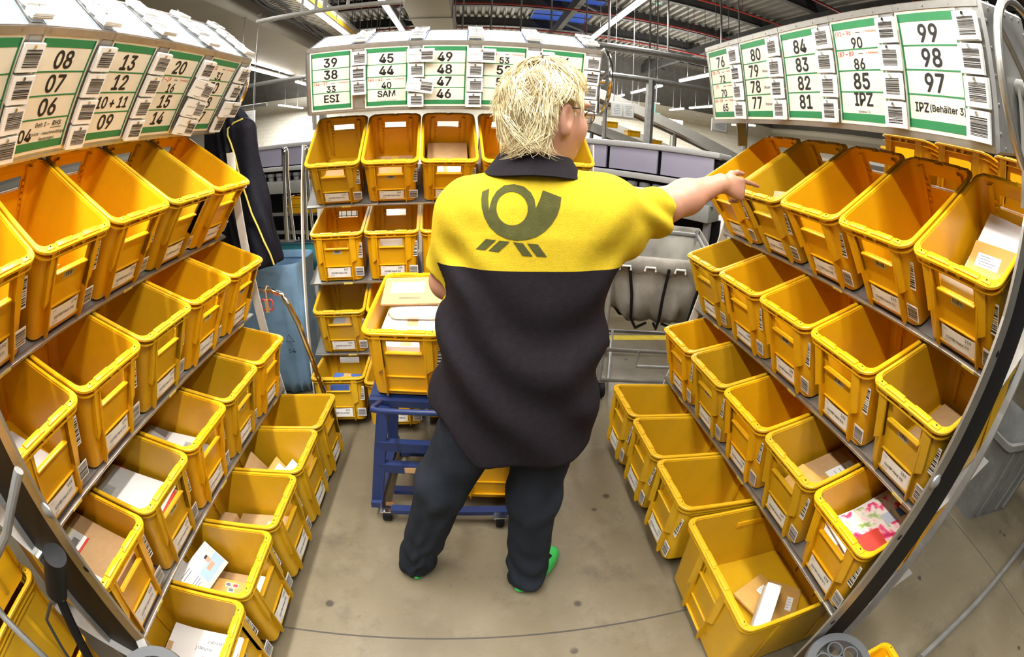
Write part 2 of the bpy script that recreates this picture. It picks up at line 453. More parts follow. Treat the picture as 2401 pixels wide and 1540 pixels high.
def crate_frame(k, row, c, pull=0.0, du=0.0):
    u, n = axes(k); r_ = RACK[k]; a, z, t = r_['rows'][row]; t = R(t)
    D = -n * math.cos(t) + V((0, 0, math.sin(t))); U = n * math.sin(t) + V((0, 0, math.cos(t)))
    P = V((r_['ox'], r_['oy'], 0)) + n * a + V((0, 0, z)) + u * (c * r_['p'] + du) - D * pull
    zs_ = .85 if (k, row) == ('M', 'D') else 1.0
    return frame(u, D, U * zs_, P + D * (CL / 2) - U * CH * zs_)
CRATES = {}
def place_crate(k, row, c, pull=0.0, du=0.0, label=None, sticker=None, num=None):
    hand = SIGN[k][c]['ABCD'.index(row)].replace(' ', '')
    i = c if k != 'R' else 4 - c
    side = {'L': 'open end', 'M': 'bag side', 'R': 'open end'}[k]
    lb = 'yellow crate signed %s, %s shelf, %s column from %s, %s' % (hand, ROWN[row], ORD[i], side, RN[k])
    t = thing('mail_crate', label or lb, 'crate', crate_frame(k, row, c, pull, du), 'yellow mail crates under %s' % RNAME[k])
    me = CRATE_ME2 if row == 'D' or (ord(row) * 7 + c * 3 + ord(k)) % (2 if row == 'C' else 4) == 0 else CRATE_ME
    b = bpy.data.objects.new('body', me); C.objects.link(b); b.parent = t
    s = (c * 5 + 'ABCD'.index(row)) % 4
    num = num or str(110 + (c * 31 + 'ABCD'.index(row) * 17) % 90)
    label_card(t, hand, num)
    for q, nm in ((0, 'barcode_card'), (1, 'barcode_sticker')):
        o = bpy.data.objects.new(nm, CODES[s][q]); C.objects.link(o); o.parent = t
    if sticker:
        o = bpy.data.objects.new('stock_sticker', CODES[s][2]); C.objects.link(o); o.parent = t
    CRATES[(k, row, c)] = t
    return t
NUM = {('L', 'A', 0): '190', ('L', 'A', 1): '179', ('L', 'A', 2): '028', ('L', 'B', 0): '119', ('L', 'B', 1): '170', ('L', 'C', 0): '110', ('R', 'A', 4): '159', ('R', 'B', 4): '139'}
STK = {('L', 'A', 0), ('L', 'A', 1), ('L', 'B', 3), ('L', 'B', 4), ('L', 'C', 1), ('L', 'D', 0), ('M', 'A', 1), ('M', 'B', 0), ('R', 'A', 3), ('R', 'A', 4), ('R', 'B', 2), ('R', 'B', 3), ('R', 'B', 4), ('R', 'C', 1), ('L', 'C', 3), ('M', 'D', 1)}
for k in 'LMR':
    for row in 'ABCD':
        for c in range(5):
            if k == 'R' and row == 'D' and c > 2: continue
            pull = .075 if (k, row, c) == ('M', 'D', 1) else 0
            place_crate(k, row, c, pull, .012 if (k == 'M' and c > 2) else 0, None, (k, row, c) in STK, NUM.get((k, row, c)))
# ------------------------------------------------------------------ racks
def rack(k):
    u, n = axes(k); r_ = RACK[k]
    base = V((r_['ox'], r_['oy'], 0))
    t = thing('sorting_rack', {'L': 'metal sorting rack with sloped crate shelves under the signs 03 to 31', 'M': 'metal sorting rack with sloped crate shelves under the signs 39 to 64',
                               'R': 'metal sorting rack with sloped crate shelves under the signs 65 to 99'}[k], 'rack', Matrix.Translation(base + u * 2 * r_['p']), 'sorting racks')
    inv = Matrix.Translation(-(base + u * 2 * r_['p']))
    p = r_['p']; u0, u1 = -.20, 4 * p + .20
    if k == 'R': u1 = 4 * p + .19
    z3 = V((0, 0, 1))
    def pt(uu, a, z): return base + u * uu + n * a + z3 * z
    for row, (a, z, tt) in r_['rows'].items():
        tt = R(tt); D = -n * math.cos(tt) + z3 * math.sin(tt); U = n * math.sin(tt) + z3 * math.cos(tt)
        O = base + n * a + z3 * z - U * (CH + .016)
        mb = MB()
        m = frame(u, D, U, O)
        y0_ = .036; ue = u1 if not (k == 'R' and row == 'D') else 2.5 * p - .02; mb.box(((u0 + ue) / 2, (.24 if row == 'D' else (y0_ + .40) / 2),   .008), (ue - u0, (.20 if row == 'D' else .40 - y0_), .004), 0, m)
        s = mb.build('shelf', MT['steel'], t, inv, 0)
        if row == 'D': continue
        mb = MB(); mb.rbox(((u0 + u1) / 2, .026, .006), (u1 - u0, .020, .013), .003, 0, m)
        mb.build('front_rail', MT['alu'], t, inv)
        for q in range(0, 5, 2):
            mb = MB(); mb.box((q * p + .05, .0150, .006), (.055, .0012, .011), 0, m)
            mb.text('Platz %02d' % (q + 1), .010, (q * p + .05, .0140, .006), 1, mtx=m)
            mb.build('shelf_label', [MT['yellowlabel'], MT['greyprint']], t, inv, 0)
    # end frames: front post follows the steps of the rows, back post upright, feet
    for e, uu in (('near' if k != 'R' else 'far', u0 + (.022 if k == 'L' else -.012)), ('far' if k != 'R' else 'near', u1 + .012)):
        near = e == 'near' and k != 'M'
        mb = MB()
        if near:
            prof = [(-.03 - .05, 1.78), (-.045, 1.66), (-.030, 1.45), (.015, 1.20), (.046, .95), (.075, .70), (.095, .45), (.115, .20), (.13, .03)]
            wd = .060; prof = [(.03, 1.80), (.075, 1.66), (.100, 1.45), (.122, 1.256), (.135, 1.10), (.152, .94), (.162, .74), (.156, .45), (.150, .30), (.145, .03)] if k == 'L' else prof; prof = [(a + .030, z) for a, z in prof]
        else:
            fa, fb = {'L': (.057, .118), 'M': (.06, .15), 'R': (.076, .227)}[k]; prof = [(fa - fb * z, z) for z in (1.62, 1.2, .8, .4, .03)]
            wd = .045
        rows = []
        pts = [pt(uu, a - wd / 2, z) for a, z in prof]
        for i in range(len(prof) - 1):
            a0, z0 = prof[i]; a1, z1 = prof[i + 1]
            q = [pt(uu + s * .004, a, z) for s in (-1, 1) for a, z in ((a0 - wd, z0), (a0, z0), (a1, z1), (a1 - wd, z1))]
            mb.add(q, [(0, 1, 2, 3), (7, 6, 5, 4), (0, 4, 5, 1), (1, 5, 6, 2), (2, 6, 7, 3), (3, 7, 4, 0)])
        po = mb.build('front_post', MT['alu'] if near else MT['whitepaint'], t, inv, 30)
        if near:
            for (a, z) in ((.085, .84), (.118, .48), (.0, 1.36)) if k == 'R' else ((.205, .84), (.186, .50)):
                bm_ = MB(); c0 = pt(uu, a - wd / 2, z); bm_.cyl(c0 - u * .0055, c0 + u * .0055, .009, 14)
                bm_.build('bolt_hole', MT['blackplastic'], po, None)
            bb = MB()
            c0 = pt(uu + (-.004 if k != 'R' else .004), .065 + (.135 if k == 'L' else 0) - wd / 2, 1.02); sg = -1 if k != 'R' else 1
            bb.tube([c0, c0 + u * sg * .004, c0 + u * sg * .010, c0 + u * sg * .014], [.022, .021, .013, .001], 16)
            bb.build('bolt_head', MT['steel'], po, None)
            # black side panel behind the post
            mb = MB()
            for i in range(1, len(prof) - 1):
                (a0, z0), (a1, z1) = prof[i], prof[i + 1]
                w0, w1 = (.19, .19) if k == 'R' else (.27, .27)
                a0 -= wd + .002; a1 -= wd + .002
                q = [pt(uu + s * .003 + (.009 if k != 'R' else -.012), a, z) for s in (-1, 1) for a, z in ((a0 - w0, z0), (a0, z0), (a1, z1), (a1 - w1, z1))]
                mb.add(q, [(0, 1, 2, 3), (7, 6, 5, 4), (0, 4, 5, 1), (1, 5, 6, 2), (2, 6, 7, 3), (3, 7, 4, 0)])
            sp = mb.build('side_panel', MT['blackplastic'], t, inv, 30)
            mb = MB()
            pr2 = [(a - wd - .21 - .10 * max(0, z - .3), z) for a, z in prof[2:]]
            pts = [pt(uu, a, z) for a, z in pr2]
            for i in range(len(pts) - 1): mb.bar(pts[i], pts[i + 1], .016, .024, 0, tuple(u))
            mb.build('rear_post', MT['steel'], t, inv)
        else:
            mb = MB()
            mb.bar(pt(uu, -.62, 1.62), pt(uu, -.62, .03), .035, .035, 0, tuple(u)); mb.build('rear_post', MT['whitepaint'], t, inv)
        if not near:
            mb = MB(); mb.bar(pt(uu, -.50, .03), pt(uu, .05, .03), .05, .05)
            mb.build('foot_beam', MT['greypaint'], t, inv)
    mb = MB(); mb.bar(pt(u0 + (.4 if k == 'L' else 0), -.62, .15), pt(u1 - (.4 if k == 'R' else 0), -.62, .15), .035, .035)
    mb.build('back_brace', MT['steel'], t, inv)
    return t
for k in 'LMR': rack(k)

# ------------------------------------------------------------------ sign drums over the racks
DS = 1.04
CAMP = V((0, 0, CAM_H))
DRUM = {'L': (87.72, V((-1.214, .619, 1.894)), 32.2), 'M': (1.16, V((-.799, 2.597, 1.977)), 14.0), 'R': (-90.26, V((1.136, 2.038, 2.002)), 9.4)}
FH = .41; AP = FH / (2 * math.tan(R(36))); SP = .315 * DS
RED = {'L': {(3, 1): ('(17 – 19', 1), (4, 0): ('(32', 1)}, 'M': {(0, 2): ('(34 – 37', 1), (1, 2): ('(41 – 42', 1), (3, 0): ('– 58', 1)},
       'R': {(0, 1): ('(73 – 75', 1), (0, 2): ('(71', 1), (0, 3): ('(66 – 69', 1), (3, 0): ('(91 – 96', 1), (3, 1): ('(87 – 89', 1)}}
def sheet(mb, cx, rows, red, y=-.0015, blank=False, extra=None):
    """one sign sheet, local x,z plane centred on the face; materials: paper, green, black, red, grey"""
    w_, h_ = .228 * DS, .333 * DS
    mb.box((cx, y + .0006, 0), (w_ + .016, .0008, h_ + .022), 0)
    if blank:
        for z in (-.09, 0, .09): mb.box((cx, y - .0002, z * DS), (w_, .0004, .004), 5)
        for s in (-1, 1): mb.box((cx + s * w_ / 2, y - .0002, 0), (.006, .0004, h_), 5)
        for i, r_ in enumerate(rows): mb.text(r_, .06, (cx, y - .0006, (.125 - i * .085) * DS), 6)  # upper face numbers set pale, as if washed out by glare
        return
    bt, bl, br, bb = .026, .008, .008, .026
    top, bot = h_ / 2, -h_ / 2
    mb.box((cx, y - .0002, top - bt / 2), (w_, .0004, bt), 1); mb.box((cx, y - .0002, bot + bb / 2), (w_, .0004, bb), 1)
    for s in (-1, 1): mb.box((cx + s * (w_ / 2 - bl / 2), y - .0002, 0), (bl, .0004, h_), 1)
    ih = (h_ - bt - bb) / 4
    for i, s in enumerate(rows):
        z1 = top - bt - i * ih; zc = z1 - ih / 2
        if i: mb.box((cx, y - .0002, z1), (w_, .0004, .005), 1)
        if s in ('',): continue
        sz = .102
        zz = zc; xx = cx; sx = .95
        ex = (extra or {}).get(i)
        if i in red:
            zz -= .015; sz = .070
            mb.text(red[i][0], .032, (cx - w_ * .27, y - .0006, zc + ih * .30), 3, .014, 'CENTER', .95)
            mb.box((cx + .012, y - .0005, zc + ih * .28), (.024, .0004, .003), 4)
            mb.text('2. Sortiergang)', .0135, (cx + w_ * .30, y - .0006, zc + ih * .30), 3, .01)
        if ex == 'deckel': xx -= .03; mb.text('(Deckel)', .022, (cx + .068, y - .0006, zz - .006), 4, .012)
        if ex == 'beh3': zz += .012; sz = .084; mb.text('(Behälter 3)', .0155, (cx, y - .0006, zc - ih * .40), 4, .012)
        if ex == 'beh3r': xx -= .062; sz = .052; mb.text('(Behälter 3)', .037, (cx + .042, y - .0006, zz), 2, .020)
        if ex == 'rhs':
            xx -= .070; zz -= .012; sz = .075
            mb.text('Beh 2 –', .027, (cx + .0, y - .0006, zc + ih * .24), 2, .012); mb.text('RHS', .030, (cx + .066, y - .0006, zc + ih * .25), 2, .02)
            mb.box((cx + .066, y - .0006, zc + ih * .25 - .014), (.052, .0004, .0016), 2)
            mb.text('(nicht - maschinenfähige', .0185, (cx + .035, y - .0006, zc - ih * .16), 2, .012); mb.text('Sendungen)', .0185, (cx + .035, y - .0006, zc - ih * .40), 2, .012)
        if ex == 'sam': zz += .008; mb.text('(unbehandelt / beschädigt)', .013, (cx, y - .0006, zc - ih * .42), 4); sz = .072
        if s == 'ESI': sz = .088
        if '+' in s: sz = .080; sx = .85
        for bx_, bz_ in ((0, 0), (.024, 0), (-.024, 0), (0, .020), (0, -.020), (.017, .014), (-.017, -.014), (.017, -.014), (-.017, .014)): mb.text(s, sz, (xx + bx_ * sz, y - .0006 - .00005 * (bx_ + bz_) * 100, zz + bz_ * sz), 2, 0, 'CENTER', sx)
EXTRA = {('R', 1): {1: 'deckel', 2: 'deckel', 3: 'deckel'}, ('R', 3): {3: 'beh3'}, ('R', 4): {3: 'beh3r'}, ('L', 1): {3: 'rhs'}, ('M', 1): {3: 'sam'}}
SHEETM = None
BUND = []
def bundle_mesh(w_, h_, d_, seed, text=False, fan=0.0):
    """a stack of cards hanging on a pin; the front card carries a bar code"""
    mb = MB(); rr = random.Random(seed); nn = max(3, int(d_ / .0022))
    for i in range(nn):
        ox, oz = rr.uniform(-.0015, .0015), rr.uniform(-.002, .002)
        f_ = fan * (nn - 1 - i) / nn
        mb.box((ox - f_ * .5, d_ / 2 - (i + .5) * d_ / nn, oz - h_ / 2), (w_, d_ / nn * .72, h_), 0)
    y = -d_ / 2 - .0008
    bars_code(mb, w_ / 2 - .070, w_ / 2 - .007, -h_ + .014, -.014, y, 1, True, seed, step=.0016)
    if text:
        mb.text('(G/MBf Hand %d)' % text, .012, (-w_ / 2 + .040, y, -h_ * .42), 1); mb.text('02%d' % (seed % 10), .012, (w_ / 2 - .078, y, -h_ * .2), 1)
        mb.box((-.02, y, -h_ + .008), (.05, .0002, .0016), 1)
    mb.cyl((0, -d_ / 2 - .004, -.008), (0, d_ / 2 + .007, -.008), .0022, 8, 2)
    mb.cyl((0, -d_ / 2 - .006, -.008), (0, -d_ / 2 - .003, -.008), .0055, 10, 2)
    o = mb.build('card_bundle', [MT['white'], MT['black'], MT['chrome']], None, None, 0)
    me = o.data; bpy.data.objects.remove(o); return me
BM_SHORT = [bundle_mesh(.086, .080, .016, s) for s in range(4)]
BM_LONG = [bundle_mesh(.150, .079, .014, s + 4, text=t) for s, t in enumerate((16, 15, 14, 22, 52))]
def drum(k):
    psi, O, t = DRUM[k]; psi, t = R(psi), R(t)
    u = V((math.cos(psi), math.sin(psi), 0)); n = V((math.sin(psi), -math.cos(psi), 0)); z3 = V((0, 0, 1))
    O = CAMP + (O - CAMP) * DS
    U = n * math.sin(t) + z3 * math.cos(t); N = n * math.cos(t) - z3 * math.sin(t)
    x0, x1 = -.128 * DS - .012, 4 * SP + .128 * DS + .078 * DS
    F = frame(u, -N, U, O)                    # local: x along the drum, y into it, z up the face
    ctr = Matrix.Translation((0, AP, 0))      # axis at local y = AP
    nm = RNAME[k]
    T = thing('sign_drum', 'aluminium sorting drum carrying the green bordered %s' % nm, 'sign drum', F, 'sign drums')
    # section: front sign face, a steeper upper sign face, back and underside
    QZ = FH / 2; TL = .37; ta, tb = R(80), R(94)
    prof = [(0, -QZ), (0, QZ), (TL * math.sin(ta), QZ + TL * math.cos(ta)), (.40 * math.sin(tb), -QZ - .40 * math.cos(tb))]
    AP_ = .19
    def face(i):
        return Matrix() if i == 0 else Matrix.Translation((0, 0, QZ)) @ Matrix.Rotation(-ta, 4, 'X') @ Matrix.Translation((0, 0, TL / 2))
    mb = MB()
    mb.grid([[(x, y, z) for y, z in prof] for x in (x0, x1)], closed_u=True)
    mb.build('drum_shell', MT['alu'], T, None, 20)
    for s, x in ((-1, x0), (1, x1)):
        mb = MB()
        mb.add([(x, y, z) for y, z in prof] + [(x + s * .012, AP_ + (y - AP_) * .96, z * .96) for y, z in prof], [tuple(range(4)), tuple(range(4, 8))] + [(i, (i + 1) % 4, (i + 1) % 4 + 4, i + 4) for i in range(4)])
        for i in range(4):
            for q in range(5):
                a = V((x, *prof[i])).lerp(V((x, *prof[(i + 1) % 4])), .1 + q * .2)
                a = V((x, AP_, 0)).lerp(a, .91); mb.cyl(a, a + V((s * .016, 0, 0)), .005, 6)
        mb.build('end_cap', MT['steel'], T, None, 25)
    # folded edge strips with rivets
    for i in range(2):
        m = face(i); fz = (FH if i == 0 else TL) / 2
        e = MB(); e.box(((x0 + x1) / 2, -.002, fz - .011), (x1 - x0, .004, .022), 0, m); e.box(((x0 + x1) / 2, -.002, -fz + .006), (x1 - x0, .004, .012), 0, m)
        for c in range(5):
            for dx in (-.105, 0, .105): e.cyl(m @ V((c * SP + dx, -.006, fz - .011)), m @ V((c * SP + dx, 0, fz - .011)), .004, 8)
        if i == 0:
            for c in range(4): e.box((c * SP + .170 * DS + .02, -.0025, FH / 2 - .014), (.004, .006, .028), 0)
        e.build('edge_strip', MT['alu'], T, None, 30)
        for c in range(5):
            pm_ = MT['white'] if i else MT['paper']
            s_ = MB(); ex = EXTRA.get((k, c)) if i == 0 else None
            rd = {q: v for (cc, q), v in RED[k].items() if cc == c} if i == 0 else {}
            sheet(s_, c * SP, SIGN[k][c], rd, blank=i > 0, extra=ex)
            so = s_.build('sign_sheet', [MT['paper'], MT['green'], MT['black'], MT['red'], MT['greyprint'], MT['blueprint'], MT['paleprint']], T, m, 0)
            if i: so.data.materials[0] = MT['white']  # upper sheets made plain white, standing in for the lamp glare on them
            if i == 0: so['label'] = 'green bordered sign sheet reading ' + ', '.join(SIGN[k][c])
            # screen strip where the cards hang
            if True:
                s_ = MB(); s_.box((c * SP + SP / 2 + .004, -.001, 0), (.052, .002, 2 * fz - .05), 0)
                for q in range(4): s_.cyl((c * SP + SP / 2 + .030, -.012, .115 - q * .085), (c * SP + SP / 2 + .030, 0, .115 - q * .085), .005, 8, 1)
                s_.build('card_strip', [MT['steel'] if i == 0 else MT['white'], MT['chrome']], T, m, 30)  # strips of the upper face whitened too, glare put into the colour
    # hand wheel on the end
    wx = {'M': x1 + .07, 'L': x1 + .07, 'R': x1 + .07}[k]
    wm = MB(); ctr_y = .19
    rad = .25 if k == 'R' else .21
    wm.tube([(wx, ctr_y + rad * math.cos(a), rad * math.sin(a)) for a in [2 * math.pi * i / 40 for i in range(40)]], .014, 10, closed=True)
    for i in range(3):
        a = 2 * math.pi * i / 3 + .5; wm.cyl((wx - .01, ctr_y, 0), (wx, ctr_y + rad * math.cos(a), rad * math.sin(a)), .010, 8)
    wm.cyl((x1, ctr_y, 0), (wx + .02, ctr_y, 0), .028, 16)
    wm.build('hand_wheel', MT['chrome'] if k != 'R' else MT['alu'], T)
    # bearing arms that carry the drum
    br = MB()
    for x in (x0 - .03, x1 + .03):
        br = MB(); br.box((x, .19, -.16), (.012, .06, .34)); br.cyl((x - .016, .19, 0), (x + .016, .19, 0), .03, 12)
        br.build('bearing_arm', MT['greypaint'], T)
    # card bundles hang on the pins: each one can be taken off
    cols = range(5) if k != 'L' else range(-1, 5)
    for c in cols:
        for q in range(4):
            if k == 'M' and c == 0 and q == 3: continue
            cx = c * SP + SP / 2 + .004; z = .154 - q * .0885
            long = None
            if k == 'L' and c == 3 and q > 0: long = q - 1
            if k == 'L' and c == 4 and q == 2: long = 3
            if k == 'M' and c in (2, 3) and q == 0: long = 4
            if k == 'M' and c == 1 and q in (2,): long = 3
            if k == 'M' and c == 1 and q == 0: long = 2
            if c < 0: cx = -SP / 2 - .01
            sgn = SIGN[k][min(4, max(c, 0))][q]
            lb = '%s barcode card bundle in the %s strip, drum of %s' % (['topmost', 'second', 'third', 'lowest'][q], ('outermost' if c < 0 else ORD[c]), RN[k])
            o = bpy.data.objects.new('card_bundle', BM_LONG[long] if long is not None else BM_SHORT[(c * 3 + q) % 4]); C.objects.link(o)
            tag(o, lb, 'card bundle', 'barcode card bundles on the sign drums')
            lx = cx + (.030 if long is not None else 0); tilt = {(3, 1): 6, (3, 2): 5, (3, 3): 7}.get((c, q), 0) if k == 'L' else (8 if (k, c, q) == ('M', 1, 2) else random.uniform(-1.2, 1.2))
            dr = random.uniform(-.004, .006)
            o.matrix_basis = F @ Matrix.Translation((lx + dr, -.023 - (.014 if long is not None else 0), z + .008)) @ Matrix.Rotation(R(tilt), 4, 'Y') @ Matrix.Rotation(R(random.uniform(-5, 2)), 4, 'Z')
    if k != 'R':
        m = F @ face(1)
        for c in range(0 if k == 'M' else -1, 5):
            for q in range(4):
                o = bpy.data.objects.new('card_bundle', BM_SHORT[(c + q) % 4]); C.objects.link(o)
                tag(o, '%s white card bundle of the %s strip, upper drum face, %s' % (['uppermost', 'second', 'third', 'lowest'][q], ORD[c] if c >= 0 else 'outermost', RN[k]), 'card bundle', 'barcode card bundles on the sign drums')
                o.matrix_basis = m @ Matrix.Translation((c * SP + SP / 2 + random.uniform(-.006, .006), -.022, .158 - q * .087)) @ Matrix.Rotation(R(random.uniform(-9, -1)), 4, 'X')
    return T
DR = {k: drum(k) for k in 'LMR'}
# ------------------------------------------------------------------ the hall
def floor_material():
    m = bpy.data.materials.new('stained_concrete'); t, b = nodes(m); L = t.links.new
    tc = t.nodes.new('ShaderNodeTexCoord')
    def noise(sc_, det=6, ro=.6):
        n = t.nodes.new('ShaderNodeTexNoise'); n.inputs['Scale'].default_value = sc_; n.inputs['Detail'].default_value = det; n.inputs['Roughness'].default_value = ro
        L(tc.outputs['Object'], n.inputs['Vector']); return n.outputs['Fac']
    def rng_(src, a, b_, lo=0., hi=1.):
        r = t.nodes.new('ShaderNodeMapRange'); r.inputs['From Min'].default_value = a; r.inputs['From Max'].default_value = b_; r.inputs['To Min'].default_value = lo; r.inputs['To Max'].default_value = hi
        L(src, r.inputs['Value']); return r.outputs['Result']
    def mix(a, b_, f, bt='MIX'):
        x = t.nodes.new('ShaderNodeMix'); x.data_type = 'RGBA'; x.blend_type = bt
        if isinstance(a, tuple): x.inputs['A'].default_value = (*a, 1)
        else: L(a, x.inputs['A'])
        if isinstance(b_, tuple): x.inputs['B'].default_value = (*b_, 1)
        else: L(b_, x.inputs['B'])
        L(f, x.inputs['Factor']); return x.outputs['Result']
    c = mix((.130, .106, .066), (.190, .158, .104), rng_(noise(1.2), .35, .65))
    c = mix(c, (.250, .222, .165), rng_(noise(5, 8, .7), .52, .75, 0, .5))
    c = mix(c, (.078, .066, .047), rng_(noise(2.6, 9, .75), .54, .70, 0, .75))
    v = t.nodes.new('ShaderNodeTexVoronoi'); v.inputs['Scale'].default_value = 7.5; v.inputs['Randomness'].default_value = 1
    L(tc.outputs['Object'], v.inputs['Vector'])
    spot = rng_(v.outputs['Distance'], .10, .16, 1, 0)
    pick = rng_(noise(3.3, 2), .55, .57)
    mu = t.nodes.new('ShaderNodeMath'); mu.operation = 'MULTIPLY'; L(spot, mu.inputs[0]); L(pick, mu.inputs[1])
    mu2 = t.nodes.new('ShaderNodeMath'); mu2.operation = 'MULTIPLY'; L(mu.outputs[0], mu2.inputs[0]); mu2.inputs[1].default_value = .8
    c = mix(c, (.026, .023, .018), mu2.outputs[0])
    c = mix(c, (.055, .050, .038), rng_(noise(26, 6, .7), .60, .72, 0, .4))
    L(c, b.inputs['Base Color'])
    L(rng_(noise(4), .3, .7, .30, .50), b.inputs['Roughness'])
    bp = t.nodes.new('ShaderNodeBump'); bp.inputs['Strength'].default_value = .12; bp.inputs['Distance'].default_value = .003
    L(noise(90, 3), bp.inputs['Height']); L(bp.outputs['Normal'], b.inputs['Normal'])
    return m
HX, HY0, HY1, HZ = 24.0, -9.0, 34.0, 9.0
mb = MB(); mb.box((0, (HY0 + HY1) / 2, -.05), (2 * HX, HY1 - HY0, .1))
tag(mb.build('floor', floor_material(), smooth=0), kind='structure')
MT['joint'] = mat('floor_joint_sealant', (.055, .05, .042), .8)
MT['floorline'] = mat('worn_yellow_floor_paint', (.62, .46, .02), .6, noise=.15, nscale=12, dirt=(.3, .26, .15), dirt_scale=9, dirt_amt=.5)
MT['floortape'] = mat('white_floor_mark', (.45, .44, .40), .6)
mb = MB(); mb.bar((-9, .62, .0003), (9, 1.20, .0003), .007, .001); mb.bar((2.6, -6, .0003), (3.2, 12, .0003), .006, .001); mb.bar((-9, 6.1, .0003), (9, 6.7, .0003), .007, .001)
tag(mb.build('trim_1', MT['joint'], smooth=0), kind='structure')
mb = MB(); mb.box((3.6, 3.67, .0008), (6.4, .10, .0012)); mb.box((-5.4, 3.67, .0008), (6.4, .10, .0012))
tag(mb.build('trim_2', MT['floorline'], smooth=0), kind='structure')
def wall_mat(name, c1, c2, sc_=1.0):
    m = bpy.data.materials.new(name); t, b = nodes(m); L = t.links.new
    tc = t.nodes.new('ShaderNodeTexCoord'); br = t.nodes.new('ShaderNodeTexBrick')
    mp = t.nodes.new('ShaderNodeMapping'); mp.inputs['Rotation'].default_value = (R(90), 0, 0)
    L(tc.outputs['Object'], mp.inputs['Vector']); L(mp.outputs['Vector'], br.inputs['Vector'])
    br.inputs['Color1'].default_value = (*c1, 1); br.inputs['Color2'].default_value = (*[x * .93 for x in c1], 1); br.inputs['Mortar'].default_value = (*c2, 1)
    br.inputs['Scale'].default_value = sc_; br.inputs['Mortar Size'].default_value = .01; br.inputs['Brick Width'].default_value = .6; br.inputs['Row Height'].default_value = .3
    L(br.outputs['Color'], b.inputs['Base Color']); b.inputs['Roughness'].default_value = .7
    return m
MT['wall'] = wall_mat('painted_block_wall', (.62, .60, .53), (.45, .43, .37))
MT['darkwall'] = mat('dark_cladding', (.085, .082, .075), .7, noise=.15, nscale=2)
def wall(name, c, s, m):
    mb = MB(); mb.box(c, s); return tag(mb.build(name, m, smooth=0), kind='structure')
wall('wall_back', (0, HY1 + .1, 2.75), (2 * HX, .2, 5.5), MT['wall']); wall('wall_front', (0, HY0 - .1, 4.5), (2 * HX, .2, 9), MT['wall'])
wall('wall_left', (-HX - .1, 12.5, 2.75), (.2, 43, 5.5), MT['wall']); wall('wall_right', (HX + .1, 12.5, 2.75), (.2, 43, 5.5), MT['wall'])
mb = MB(); mb.box((0, HY1 + .1, 7.25), (2 * HX, .2, 3.5)); mb.box((-HX - .1, 12.5, 7.25), (.2, 43, 3.5)); mb.box((HX + .1, 12.5, 7.25), (.2, 43, 3.5))
tag(mb.build('trim_3', MT['darkwall'], smooth=0), kind='structure')
# roof deck with trapezoid ribs running into the depth of the hall
MT['deck'] = mat('grey_roof_deck', (.17, .163, .142), .55, .1, noise=.15, nscale=.6)
MT['beam'] = mat('dark_steel_roof_beam', (.055, .055, .056), .6, .2, noise=.2, nscale=2)
rows = [[], []]; x = -HX
prof = []
while x < HX:
    prof += [(x, HZ), (x + .14, HZ), (x + .19, HZ - .14), (x + .33, HZ - .14)]; x += .38
mb = MB(); mb.grid([[(a, HY0, z) for a, z in prof], [(a, HY1, z) for a, z in prof]])
mb.box((0, 12.5, HZ + .1), (2 * HX, 43.4, .1))
tag(mb.build('ceiling', MT['deck'], smooth=0), kind='structure')
n = 0
mb = MB()
for y in np.arange(2.0, 34, 4.0):
    mb.box((0, y, HZ - .45), (2 * HX, .10, .45)); mb.box((0, y, HZ - .68), (2 * HX, .28, .03)); mb.box((0, y, HZ - .21), (2 * HX, .28, .03))
for x in np.arange(-20, 21, 8.0):
    mb.box((x, 12.5, HZ - .95), (.24, 43, .5))
    for y in np.arange(4, 34, 4): mb.bar((x, y, HZ - .7), (x + 1.6, y + 1.6, HZ - .7), .12, .08)
tag(mb.build('trim_4', MT['beam'], smooth=0), kind='structure')
MT['redpipe'] = mat('red_sprinkler_pipe', (.28, .02, .012), .45)
for i, y in enumerate((4.2, 8.1, 11.6, 15.2, 19.5, 24)):
    mb = MB(); mb.cyl((-HX + .1, y, HZ - 1.32), (HX - .1, y, HZ - 1.32), .05, 8)
    for x in range(-20, 24, 4): mb.cyl((x + 1.3, y, HZ - 1.32), (x + 1.3, y, HZ - .16), .012, 6)
    tag(mb.build('sprinkler_pipe', MT['redpipe']), 'thin red sprinkler pipe under the corrugated roof deck, %s row down the hall' % (ORD + ['sixth'])[i], 'pipe', 'sprinkler pipes')
MT['skyglass'] = mat('evening_skylight_glass', (.02, .05, .2), .2, emit=(.05, .12, .55), estr=.55)
k_ = 0
for (x, y, lx, ly) in ((-14.5, 24, 5, 7), (.5, 13.5, 1.8, 7.5), (-16, 14, 3, 7), (4.2, 24, 3, 6)):
    k_ += 1
    mb = MB(); mb.box((x, y, HZ - .17), (lx, ly, .03)); mb.build
    wn = mb.build('window_%d' % k_, MT['skyglass'], smooth=0); tag(wn, kind='structure')
    f = MB()
    for q in np.linspace(-.5, .5, 6): f.box((x, y + q * ly, HZ - .20), (lx, .07, .06))
    for q in (-.5, .5): f.box((x + q * lx, y, HZ - .20), (.07, ly, .06))
    f.build('window_frame', MT['beam'], wn, smooth=0)
# steel columns of the hall
for i, (x, y) in enumerate(((-8.4, 26),)):
    mb = MB(); mb.box((x, y, 4.5), (.34, .05, 9)); mb.box((x, y, 4.5), (.05, .34, 9)); mb.box((x, y + .17, 4.5), (.34, .03, 9)); mb.box((x, y - .17, 4.5), (.34, .03, 9))
    tag(mb.build('trim_%d' % (5 + i), MT['greypaint'], smooth=0), kind='structure')
